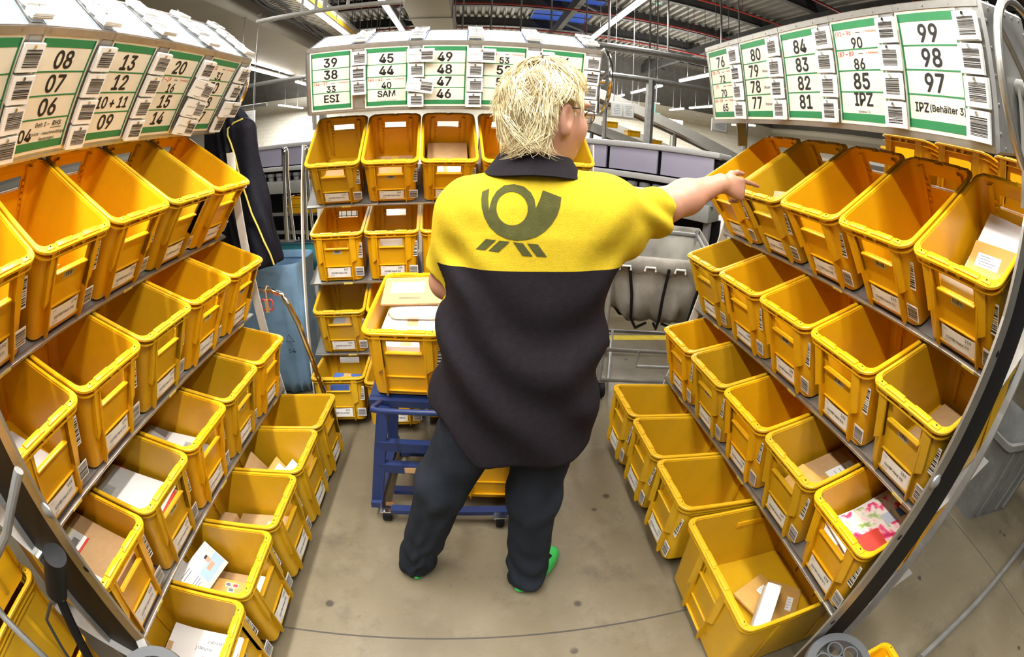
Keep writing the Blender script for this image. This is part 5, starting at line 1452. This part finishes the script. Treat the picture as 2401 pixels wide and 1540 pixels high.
# ---- emblem on the back: horn ring, mouthpiece, bell and two pairs of slanted bars, laid on the cloth
def emblem_shapes():
    def P2(l): return [((x - 600) / 2.852, -(y - 1150) / 2.852) for x, y in l]
    ell = lambda cx, cy, rx, ry, a0, a1, n: [(cx + rx * math.cos(R(a)), cy + ry * math.sin(R(a))) for a in np.linspace(a0, a1, n)]
    outer = [(357, 970), (405, 948), (398, 1010), (404, 1090)] + [(410, 1060), (424, 1010), (455, 960), (505, 918), (570, 907), (635, 920), (680, 957), (704, 1000), (714, 1060)] + \
            [(740, 1000), (760, 938), (887, 980), (880, 1040), (860, 1105), (825, 1165), (780, 1215), (725, 1252), (660, 1274), (590, 1282), (520, 1272), (460, 1245), (410, 1200), (375, 1140), (355, 1070), (351, 1020)]
    hole = ell(557, 1070, 104, 112, 0, 360, 40)[:-1]
    bars = [[(390, 1284), (456, 1288), (386, 1362), (322, 1360)], [(480, 1288), (548, 1292), (474, 1369), (407, 1365)], [(568, 1294), (634, 1298), (704, 1388), (636, 1386)], [(662, 1299), (736, 1303), (803, 1390), (733, 1389)]]
    return [P2(outer), P2(hole)] + [P2(b) for b in bars]
def emblem():
    cu = bpy.data.curves.new('e', 'CURVE'); cu.dimensions = '2D'; cu.fill_mode = 'BOTH'
    for pl in emblem_shapes():
        s = cu.splines.new('POLY'); s.points.add(len(pl) - 1); s.use_cyclic_u = True
        for i, (x, y) in enumerate(pl): s.points[i].co = (x / 1000, y / 1000, 0, 1)
    o = bpy.data.objects.new('e', cu); me = bpy.data.meshes.new_from_object(o)
    bpy.data.objects.remove(o)
    bm = bmesh.new(); bm.from_mesh(me)
    for _ in range(5):
        e = [x for x in bm.edges if x.calc_length() > .012]
        if not e: break
        bmesh.ops.subdivide_edges(bm, edges=e, cuts=1); bmesh.ops.triangulate(bm, faces=bm.faces[:])
    v = shirt.data.vertices; tree = BVHTree.FromPolygons([tuple(p.co) for p in v], [tuple(p.vertices) for p in shirt.data.polygons])
    sc_ = 1.03
    for q in bm.verts:
        o_ = V((.107 + q.co.x * sc_ * .95, .90, 1.420 + q.co.y * sc_ * .94)) - V(PC)
        hit = tree.ray_cast(o_, V((0, 1, 0)))
        q.co = (hit[0] + hit[1] * .0012 if hit[0] else o_)
        if hit[0] and hit[1].y > 0: q.co = hit[0] - hit[1] * .0012
    for f in bm.faces: f.smooth = True
    bm.to_mesh(me); bm.free(); me.materials.clear(); me.materials.append(MT['emblem'])
    ob = bpy.data.objects.new('emblem', me); C.objects.link(ob); ob.parent = shirt
    return ob
emblem()
# jacket (uses the distance-field skin maker)
jk = thing('jacket', 'dark navy work jacket with yellow piping hanging above the blue bag', 'jacket', (-1.34, 2.44, 1.0))
JO = np.array([-1.34, 2.44, 1.0])
def jacket_sdf(P):
    P = P + JO; x, y, z = P[:, 0], P[:, 1], P[:, 2]
    ZJ = [.90, 1.0, 1.10, 1.35, 1.60, 1.78, 1.86, 1.92]
    cx = np.interp(z, ZJ, [-1.27, -1.265, -1.27, -1.31, -1.36, -1.38, -1.385, -1.39]); rx = np.interp(z, ZJ, [.195, .205, .205, .185, .165, .150, .095, .05])
    cy = 2.44; ry = np.interp(z, ZJ, [.085, .095, .095, .085, .080, .075, .065, .05])
    ang = np.arctan2(x - cx, y - cy)
    rr_ = (np.abs((x - cx) / rx) ** 2.3 + np.abs((y - cy) / ry) ** 2.3) ** (1 / 2.3)
    d = (rr_ - 1) * np.minimum(rx, ry) * .9
    d = d + .010 * np.sin(5 * ang + 6 * z) * np.clip((1.75 - z) / .5, 0, 1) + .006 * np.sin(11 * ang - 9 * z)
    d = smin(d, sd_cone(P, (-1.245, 2.42, 1.74), (-1.19, 2.40, 1.25), .062, .055), .03)
    return smax(smax(d, (.95 + .10 * (x + 1.30)) - z, .01), z - 1.88, .02)
jb = skin('jacket_body', jacket_sdf, np.array([-1.60, 2.26, .92]) - JO, np.array([-.98, 2.60, 1.95]) - JO, .0085, MT['jacket'], jk, 1)
jt = BVHTree.FromPolygons([tuple(p.co) for p in jb.data.vertices], [tuple(p.vertices) for p in jb.data.polygons])
def on_jacket(x, z, off=.004):
    h_ = jt.ray_cast(V((x, 2.0, z)) - V(JO), V((0, 1, 0)))
    if h_[0] is None: h_ = jt.find_nearest(V((x, 2.38, z)) - V(JO))
    return h_[0] + V((0, -off, 0))
mb = MB(); mb.tube([on_jacket(x, z) for x, z in [(-1.245, 1.80), (-1.30, 1.785), (-1.335, 1.755), (-1.335, 1.72), (-1.31, 1.67), (-1.285, 1.60), (-1.265, 1.52), (-1.24, 1.44), (-1.21, 1.36), (-1.185, 1.28), (-1.155, 1.20), (-1.125, 1.12), (-1.10, 1.05), (-1.09, .98)]], .0055, 6); mb.build('piping', MT['yellowlabel'], jk)
mb = MB(); a = on_jacket(-1.275, 1.315, .006); mb.box(a, (.038, .003, .045), 0); mb.build('chest_badge', MT['yellowlabel'], jk, None, 0)
mb = MB(); mb.tube([V((-1.39, 2.44, 1.86)) - V(JO), V((-1.39, 2.44, 1.93)) - V(JO), V((-1.39, 2.41, 1.96)) - V(JO), V((-1.39, 2.33, 1.95)) - V(JO), V((-1.39, 2.275, 1.94)) - V(JO)], .005, 6); mb.build('hanger_hook', MT['steel'], jk)
# ------------------------------------------------------------------ things near the open end of the rack beside the blue bag
t = thing('tow_bar', 'bent grey steel tube sweeping past the black rack panel', 'tube', (-1.16, .17, 0)); inv = Matrix.Translation((1.16, -.17, 0))
NEAR = lambda pts: [tuple(CAMP + (V(p) - CAMP) * .90) for p in pts]
mb = MB(); mb.tube(NEAR([(-1.0, .435, 1.085), (-1.04, .395, 1.03), (-1.10, .335, .95), (-1.19, .29, .885), (-1.30, .25, .83), (-1.37, .22, .77), (-1.385, .20, .70), (-1.36, .19, .64), (-1.31, .19, .56), (-1.285, .19, .47), (-1.28, .19, .25)]) + [(-1.15, .17, .012)], .013, 10); mb.build('tube', MT['steel'], t, inv)
mb = MB(); mb.cyl((-1.15, .17, 0), (-1.15, .17, .012), .04, 16); mb.build('foot_plate', MT['steel'], t, inv)
t = thing('cable_joint', 'black cylindrical joint with a cable and leg in front of the black rack panel', 'stand', (-1.06, .385, .78)); inv = Matrix.Translation((1.06, -.385, -.78))
mb = MB(); mb.cyl(*NEAR([(-.995, .395, .865), (-1.115, .365, .705)]), .032, 20); mb.build('sleeve', MT['blackplastic'], t, inv)
mb = MB(); mb.cyl(*NEAR([(-1.115, .365, .705), (-1.128, .362, .688)]), .020, 16); mb.build('end_nut', MT['steel'], t, inv)
mb = MB(); mb.tube(NEAR([(-1.08, .355, .70), (-1.17, .335, .66), (-1.25, .30, .58), (-1.27, .27, .45), (-1.26, .22, .25)]) + [(-1.10, .15, .06), (-1.05, .10, .008)], .0055, 8); mb.build('cable', MT['darkgrey'], t, inv)
mb = MB(); mb.tube(NEAR([(-1.10, .365, .72), (-1.125, .335, .60), (-1.14, .28, .42), (-1.15, .20, .20)]) + [(-1.04, .12, .0)], .016, 10); mb.build('leg', MT['blackplastic'], t, inv)
# ------------------------------------------------------------------ grey bin, floor rail
MT['greybin'] = mat('worn_grey_plastic_bin', (.17, .175, .17), .5, noise=.08, dirt=(.35, .35, .33), dirt_scale=6, dirt_amt=.4)
t = thing('grey_bin', 'worn grey plastic bin standing on the concrete behind the curved steel post', 'bin', Matrix.Translation((3.30, .98, 0)) @ Matrix.Rotation(R(-12), 4, 'Z'))
mb = MB(); rows = [rrect(.30 + f, .24 + f, .05, z) for f, z in ((0, .0), (.0, .02), (.05, .56), (.075, .56), (.075, .60), (.045, .60), (-.005, .03), (-.05, .03))]
mb.grid(rows, closed_u=True); mb.add(rows[0], [tuple(range(len(rows[0])))[::-1]]); mb.add(rows[-1], [tuple(range(len(rows[-1])))])
mb.build('tub', MT['greybin'], t)
for s in (-1, 1):
    for x in (-.2, -.08, .08, .2): mb = MB(); mb.bar((x, s * .245, .03), (x * 1.1, s * .285, .54), .02, .02); mb.build('rib', MT['greybin'], t, None, 0)
mb = MB(); mb.tube([(3.45, .33, .10), (3.1, .30, .10), (2.37, .245, .10), (1.90, .215, .10), (1.72, .20, .10)], .017, 10)
fr = mb.build('floor_rail', MT['steel']); tag(fr, 'low grey tube rail over the concrete floor beside the curved steel post', 'rail')
for x, y in ((3.2, .307), (1.80, .207)): mb = MB(); mb.cyl((x, y, 0), (x, y, .10), .014, 8); mb.build('post', MT['steel'], fr)
# ------------------------------------------------------------------ mail lying in the crates
GM = 'mail lying in the crates'
def place(o, key, loc, rot=(0, 0, 0)):
    M_ = CRATES[key].matrix_basis if not isinstance(key, Matrix) else key
    o.matrix_basis = M_ @ Matrix.Translation(loc) @ Matrix.Rotation(R(rot[2]), 4, 'Z') @ Matrix.Rotation(R(rot[0]), 4, 'X') @ Matrix.Rotation(R(rot[1]), 4, 'Y')
def lines(mb, cx, cy, w_, nl, z, mi, pitch=.008, th=.0018, seed=0):
    rr_ = random.Random(seed)
    for i in range(nl):
        ww = w_ * rr_.uniform(.5, 1); mb.box((cx - (w_ - ww) / 2, cy - i * pitch, z), (ww, th, .0004), mi)
TOPM = Matrix.Rotation(R(-90), 4, 'X')   # lettering made for upright planes, laid flat facing up
def flat_text(mb, s, size, x, y, z, mi, rot=0, bold=.0):
    v, f = text_mesh(s, bold, 'CENTER'); ca, sa = math.cos(R(rot)), math.sin(R(rot))
    mb.add([(x + (a * ca - b * sa) * size, y + (a * sa + b * ca) * size, z) for a, b in v], f, mi)
def envelope(key, loc, rot, s, label, col='envelope', window=None, stamps=(), addr=None, t_=.004, name='envelope', extra=None):
    """flat mail: body, glued flap, address window or label, stamps"""
    o = thing(name, label, 'mail', None, GM); w_, l_ = s[0] * .97, s[1] * .97
    mb = MB(); mb.rbox((0, 0, t_ / 2), (w_, l_, t_), .0015); b = mb.build('paper', MT[col], o)
    z = t_ + .0004
    if window: mb = MB(); mb.box((window[0], window[1], z), (window[2], window[3], .0006)); lines(mb, window[0], window[1] + window[3] * .3, window[2] * .8, 4, z + .0006, 1, window[3] * .2); mb.build('window', [MT['window'], MT['greyprint']], o, None, 0)
    if addr: mb = MB(); mb.box((addr[0], addr[1], z), (addr[2], addr[3], .0006)); lines(mb, addr[0], addr[1] + addr[3] * .3, addr[2] * .75, 4, z + .0006, 1, addr[3] * .2, seed=int(w_ * 1000)); mb.build('address_label', [MT['white'], MT['greyprint']], o, None, 0)
    for i, (x, y) in enumerate(stamps):
        mb = MB(); mb.box((x, y, z), (.021, .025, .0006), 0); mb.box((x, y, z + .0004), (.015, .019, .0006), 1 + i % 2); mb.build('stamp', [MT['white'], MT['greyprint'], MT['red']], o, None, 0)
    if extra: mb = MB(); extra(mb, z + .0006); mb.build('print', [MT['black'], MT['blueprint'], MT['red'], MT['greyprint']], o, None, 0)
    place(o, key, loc, rot); return o
def parcel(key, loc, rot, s, label, col='kraft', lab=None, lab2=None, name='parcel', extra=None, mats=None):
    o = thing(name, label, 'parcel', None, GM); w_, l_, h_ = s
    mb = MB(); mb.rbox((0, 0, h_ / 2), (w_, l_, h_), .004); mb.build('carton', MT[col], o)
    mb = MB(); mb.box((0, 0, h_ + .0003), (.045, l_ - .01, .0006)); mb.build('packing_tape', MT['kraft'] if col != 'kraft' else MT['manila'], o, None, 0) if h_ > .03 and not extra and name == 'parcel' else None
    z = h_ + .0010
    for q, lb_ in enumerate((lab, lab2)):
        if lb_:
            x, y, a, c_, m_ = lb_; mb = MB(); mb.box((x, y, z), (a, c_, .0008), 0); lines(mb, x, y + c_ * .3, a * .7, 4, z + .0008, 1, c_ * .18, .0025, seed=q + int(w_ * 999)); mb.build('address_label', [MT[m_], MT['greyprint']], o, None, 0)
    if extra: mb = MB(); extra(mb, z); mb.build('shipping_label', mats, o, None, 0)
    place(o, key, loc, rot); return o
X = lambda k, r, c: (k, r, c)
FL = .0125
# rack beside the blue bag
envelope(X('L', 'A', 1), (-.050, -.115, .092), (-62, 0, 5), (.17, .17), 'brown handwritten letter leaning in the top shelf crate signed 08', 'manila', extra=lambda mb, z: lines(mb, 0, .06, .10, 4, z, 3, .012))
envelope(X('L', 'B', 0), (.01, -.02, FL), (0, 0, 8), (.20, .28), 'grey white letter at the bottom of the crate signed 02', 'envelope', t_=.03)
parcel(X('L', 'B', 1), (0, -.02, FL), (0, 0, 2), (.235, .34, .03), 'flat brown cardboard at the bottom of the crate signed 07')
def dhl(mb, z):
    mb.box((-.02, .055, z), (.15, .125, .0008), 0); mb.box((-.02, .095, z + .0006), (.15, .05, .0006), 1); mb.box((-.078, .083, z + .001), (.034, .03, .0006), 2); mb.box((-.02, -.005, z + .0006), (.15, .010, .0006), 3)
    for i in range(9): mb.box((-.01 + i * .0045, .035, z + .001), (.0022, .03, .0006), 4)
    lines(mb, .0, .098, .07, 3, z + .0014, 5, .011); lines(mb, -.065, .05, .045, 3, z + .0014, 5, .009)
    mb.box((-.085, -.105, z), (.055, .14, .0008), 0); lines(mb, -.085, -.06, .04, 5, z + .001, 6, .012)
parcel(X('L', 'C', 0), (-.004, -.01, FL), (0, 0, 0), (.252, .385, .205), 'large brown carton with yellow and white shipping label filling the crate signed 01', extra=dhl, mats=[MT['white'], MT['paleyellow'], MT['yellowlabel'], MT['red'], MT['black'], MT['greyprint'], MT['blueprint']])
parcel(X('L', 'C', 1), (0, .0, FL), (0, 0, 1), (.24, .37, .150), 'brown carton under the white window envelope in the crate signed 06')
envelope(X('L', 'C', 1), (.008, -.02, .169), (0, 0, 4), (.225, .325), 'large white window envelope lying on top in the crate signed 06', window=(-.05, .10, .10, .05))
envelope(X('L', 'C', 1), (.0, -.02, .1640), (0, 0, -3), (.235, .34), 'red edged folder beneath the white window envelope, crate signed 06', 'red', t_=.003)
parcel(X('L', 'C', 2), (0, .0, FL), (0, 0, 0), (.24, .37, .110), 'grey packet under the white letters in the crate signed 10 and 11', 'greypaint')
envelope(X('L', 'C', 2), (.018, -.05, .1290), (0, 0, 8), (.215, .19), 'white window letter lying uppermost in the crate signed 10 and 11', window=(.02, -.03, .085, .04), t_=.003)
envelope(X('L', 'C', 2), (-.02, .11, .1245), (0, 0, 78), (.12, .20), 'white letter with a blue postmark behind the window letter, crate signed 10 and 11', t_=.003, extra=lambda mb, z: mb.box((0, .04, z), (.02, .02, .0004), 1))
parcel(X('L', 'C', 3), (0, -.01, FL), (0, 0, 2), (.235, .34, .04), 'flat brown mailer with a pale yellow label in the crate signed 15', lab=(.02, -.02, .15, .10, 'paleyellow'))
parcel(X('L', 'C', 4), (0, -.02, FL), (0, 0, 0), (.23, .34, .09), 'sand coloured packet on the third shelf at the blue bag end', 'paper')
def shop(mb, z):
    flat_text(mb, 'Individualshop |', .030, .02, -.035, z, 0, 90); flat_text(mb, 'Auswahl', .030, .055, -.045, z, 0, 90)
    flat_text(mb, 'R', .030, -.02, .0, z, 0, 90); lines(mb, -.06, -.02, .05, 3, z, 3); mb.box((-.01, -.08, z), (.012, .06, .0004), 3)
parcel(X('L', 'D', 0), (0, -.01, FL), (0, 0, 0), (.23, .35, .11), 'stack of white catalogues under the handwritten letter, floor crate signed 05', 'envelope')
envelope(X('L', 'D', 0), (.008, -.02, .1250), (0, 0, 3), (.22, .31), 'white letter with two stamps and handwriting in the floor crate signed 05', stamps=((-.085, .13), (-.085, .095)), extra=shop)
envelope(X('L', 'D', 0), (-.02, -.10, .1310), (0, 0, -4), (.16, .11), 'smaller white letter with a grey label lying below the handwritten one', window=(.03, 0, .06, .04), t_=.003)
parcel(X('L', 'D', 1), (0, .0, FL), (0, 0, 0), (.235, .36, .07), 'brown carton at the bottom of the floor crate signed 04')
envelope(X('L', 'D', 1), (-.035, -.01, .122), (14, 0, 8), (.165, .235), 'orange envelope with three stamps in the floor crate signed 04', 'manila', stamps=((.055, -.005), (.055, -.035), (.030, -.02)), t_=.005, extra=lambda mb, z: lines(mb, -.01, .0, .06, 3, z, 3, .013))
MT['lightblue'] = mat('light_blue_print', (.45, .66, .85), .5); MT['skinprint'] = mat('skin_tone_print', (.70, .42, .28), .5)
br = thing('brochure', 'white brochure showing a child on pale blue, sticking up from the floor crate signed 04', 'mail', None, GM)
mb = MB(); mb.rbox((0, 0, .0012), (.23, .125, .0024), .0008); mb.build('paper', MT['envelope'], br)
mb = MB(); mb.box((.045, -.02, .0028), (.13, .05, .0004), 0); mb.lathe([(.0, .0034), (.013, .0034), (.013, .0030)], 16, 1, Matrix.Translation((.060, .010, 0))); mb.box((.045, -.014, .0032), (.045, .018, .0004), 1); mb.box((.060, .022, .0036), (.020, .009, .0004), 2)
lines(mb, -.06, .045, .07, 2, .003, 2, .012); lines(mb, -.06, .0, .08, 3, .003, 3, .010)
mb.build('print', [MT['lightblue'], MT['skinprint'], MT['black'], MT['blueprint']], br, None, 0)
place(br, X('L', 'D', 1), (.005, .075, .205), (48, 0, -12))
envelope(X('L', 'D', 1), (-.03, .145, .170), (62, 0, 4), (.12, .15), 'white card with a small code standing behind the orange envelope', t_=.003, extra=lambda mb, z: mb.box((.0, .02, z), (.012, .012, .0004), 0))
envelope(X('L', 'D', 1), (.045, -.135, .0865), (0, 0, -3), (.15, .11), 'white letter lying by the front wall of the floor crate signed 04', t_=.003, extra=lambda mb, z: lines(mb, -.01, -.03, .08, 1, z, 3))
parcel(X('L', 'D', 2), (.025, -.035, FL), (0, 0, 2), (.19, .25, .10), 'brown carton with white label in the floor crate signed 09', lab=(.0, -.05, .10, .045, 'white'))
parcel(X('L', 'D', 2), (-.01, .150, FL), (0, 0, -2), (.20, .085, .12), 'brown carton behind the labelled one in the floor crate signed 09')
envelope(X('L', 'D', 3), (-.025, .04, .142), (60, 0, 8), (.20, .26), 'brown mailer standing upright with a white label in the floor crate signed 14', 'kraft', addr=(-.01, -.03, .09, .04), t_=.012)
envelope(X('L', 'D', 3), (.02, -.045, .112), (58, 0, -6), (.16, .21), 'orange padded envelope leaning in the floor crate signed 14', 'manila', addr=(.03, .05, .06, .05), t_=.01)
envelope(X('L', 'D', 3), (.055, -.120, .098), (50, 0, -12), (.13, .19), 'curled white letter at the front of the floor crate signed 14', t_=.003)
# rack behind the worker
parcel(X('M', 'A', 0), (0, -.05, FL), (0, 0, 0), (.23, .28, .03), 'flat brown packet at the bottom of the crate signed 39')
parcel(X('M', 'A', 1), (0, -.02, FL), (0, 0, 0), (.235, .34, .05), 'flat brown cardboard lying in the crate signed 45')
def mix(mb, z):
    mb.box((-.055, -.09, z), (.05, .10, .0008), 0); mb.box((.055, -.105, z), (.12, .09, .0008), 0); mb.box((.10, -.105, z + .0006), (.035, .09, .0006), 1); lines(mb, -.055, -.06, .03, 4, z + .001, 2, .014)
parcel(X('M', 'A', 2), (0, .0, FL), (0, 0, 0), (.25, .38, .12), 'brown carton with white and orange labels in the crate signed 49', extra=mix, mats=[MT['white'], MT['yellowlabel'], MT['blueprint']])
parcel(X('M', 'B', 1), (0, -.06, FL), (0, 0, 0), (.23, .26, .10), 'grey film wrapped packet in the crate signed 44', 'window')
envelope(X('M', 'B', 1), (0, -.195, .235), (84, 0, 0), (.15, .10), 'white letter showing through the hand hole of the crate signed 44')
parcel(X('M', 'C', 0), (0, 0, FL), (0, 0, 0), (.22, .33, .04), 'dark grey packet at the bottom of the crate signed 33', 'machinegrey')
parcel(X('M', 'D', 0), (.01, -.09, .03), (0, 5, 0), (.17, .17, .22), 'blue and white wrapped bundle showing in the floor crate signed ESI', 'blueprint', lab=(.0, -.03, .10, .06, 'white'))
# blue trolley crate
parcel('T', (.0, .0, FL), (0, 0, 0), (.25, .39, .215), 'large white carton filling the crate on the blue trolley', 'envelope')
parcel('T', (.01, .03, .2315), (0, 0, 3), (.23, .28, .035), 'white carton lying on the large one in the trolley crate', 'envelope')
MT['bubble'] = mat('white_poly_mailer', (.80, .80, .82), .28, bump=.3, bscale=30)
pm = thing('poly_mailer', 'puffy white plastic mailer on the cartons in the trolley crate', 'mail', None, GM)
mb = MB(); rows = [rrect(.115 * f, .125 * f, .04 * f, z) for f, z in ((.90, 0), (1, .012), (.99, .03), (.9, .042), (.6, .05), (.1, .052))]; mb.grid(rows, closed_u=True); mb.add(rows[0], [tuple(range(len(rows[0])))[::-1]]); mb.add(rows[-1], [tuple(range(len(rows[-1])))])
mb.build('film', MT['bubble'], pm, None, 70); place(pm, 'T', (.02, .05, .2705), (0, 0, 2))
envelope('T', (-.005, .06, .3335), (4, 0, 5), (.255, .215), 'brown cardboard mailer with white address label uppermost in the trolley crate', 'kraft', addr=(-.02, .02, .145, .085), t_=.009, extra=lambda mb, z: (lines(mb, .0, -.06, .10, 2, z, 3), mb.box((.108, -.0, z), (.006, .12, .0004), 3)))
# rack under the outstretched arm
envelope(X('R', 'A', 4), (.01, .05, .13), (20, 0, -4), (.225, .31), 'white padded parcel in the top shelf crate at the open end', 'bubble', t_=.05)
envelope(X('R', 'A', 4), (.03, -.06, .188), (14, 0, 6), (.19, .20), 'orange padded envelope with two white labels in the top shelf crate at the open end', 'manila', addr=(-.02, .03, .09, .05), t_=.018)
envelope(X('R', 'A', 4), (-.01, -.200, .240), (84, 0, 0), (.15, .085), 'white card seen through the hand hole of the crate signed 99', t_=.003)
envelope(X('R', 'A', 1), (.03, -.10, .20), (30, 12, 20), (.20, .12), 'brown letter just tossed into the crate beneath the reaching hand', 'kraft')
parcel(X('R', 'B', 3), (.03, .08, FL), (0, 0, 10), (.16, .20, .05), 'small brown packet at the back of the crate signed 86')
envelope(X('R', 'B', 1), (.02, .08, FL), (0, 0, 20), (.12, .20), 'small white letter at the back of the second shelf crate signed 79')
parcel(X('R', 'B', 4), (0, .02, FL), (0, 0, 0), (.22, .32, .025), 'flat brown carton at the bottom of the crate signed 98')
parcel(X('R', 'C', 3), (0, .06, FL), (0, 0, 0), (.24, .26, .115), 'brown carton with white address strip in the third shelf crate signed 85', lab=(.01, .03, .085, .15, 'white'))
envelope(X('R', 'C', 3), (.012, -.115, .142), (8, 0, 12), (.19, .14), 'brown padded envelope with a white corner label, crate signed 85', 'manila', addr=(.07, -.03, .05, .05), t_=.015)
parcel(X('R', 'C', 4), (0, .0, FL), (0, 0, 0), (.245, .385, .150), 'white carton under the catalogues in the third shelf crate at the open end', 'envelope')
def catalogue_mat():
    m = bpy.data.materials.new('pink_flower_print'); t, b = nodes(m); L = t.links.new
    tc = t.nodes.new('ShaderNodeTexCoord'); n_ = t.nodes.new('ShaderNodeTexNoise'); n_.inputs['Scale'].default_value = 26; n_.inputs['Detail'].default_value = 3
    r_ = t.nodes.new('ShaderNodeValToRGB'); L(tc.outputs['Object'], n_.inputs['Vector']); L(n_.outputs['Fac'], r_.inputs['Fac'])
    e = r_.color_ramp.elements; e[0].position = .34; e[0].color = (.30, .42, .12, 1); e[1].position = .46; e[1].color = (.80, .74, .66, 1)
    for p_, c_ in ((.55, (.80, .55, .55, 1)), (.62, (.75, .10, .22, 1)), (.70, (.55, .03, .10, 1))): q = e.new(p_); q.color = c_
    L(r_.outputs['Color'], b.inputs['Base Color']); b.inputs['Roughness'].default_value = .3; return m
MT['flowers'] = catalogue_mat()
cg = thing('catalogue', 'pink flower catalogue with a red corner in the crate signed 97', 'mail', None, GM)
mb = MB(); mb.rbox((0, 0, .006), (.21, .29, .012), .001); mb.build('pages', MT['envelope'], cg)
mb = MB(); mb.box((0, 0, .0125), (.208, .288, .0008), 0); mb.box((.055, -.09, .0132), (.095, .10, .0006), 1); mb.box((-.01, .09, .0132), (.04, .05, .0006), 2); mb.box((-.01, .065, .0136), (.04, .016, .0006), 3); mb.box((-.01, .03, .0132), (.05, .06, .0006), 4)
mb.build('cover', [MT['flowers'], MT['red'], MT['blueprint'], MT['paleyellow'], MT['paleprint']], cg, None, 0)
place(cg, X('R', 'C', 4), (.012, .02, .1765), (0, 0, -6))
envelope(X('R', 'C', 4), (-.035, -.045, .1690), (0, 0, -6), (.165, .26), 'white magazine wrapper beside the pink flower catalogue', t_=.006, extra=lambda mb, z: lines(mb, -.01, .04, .05, 3, z, 3, .010))
envelope(X('R', 'C', 4), (.04, .15, .1960), (4, 0, 8), (.11, .06), 'narrow cream slip on top of the pink flower catalogue', 'paper', t_=.003)
BK = BIGM
o = envelope(BK, (.06, .11, FL), (0, 0, 48), (.175, .26), 'brown padded envelope lying flat in the large floor crate', 'manila', addr=(.04, .02, .03, .08), t_=.016)
envelope(BK, (-.02, .02, FL + .027), (0, 3, 20), (.15, .19), 'second smaller brown padded envelope beneath the white box', 'manila', addr=(.0, .03, .04, .05), t_=.014)
parcel(BK, (.10, -.035, .075), (16, 0, 51), (.065, .23, .075), 'slim white box lying on padded envelopes in the large floor crate', 'envelope', name='white_box')
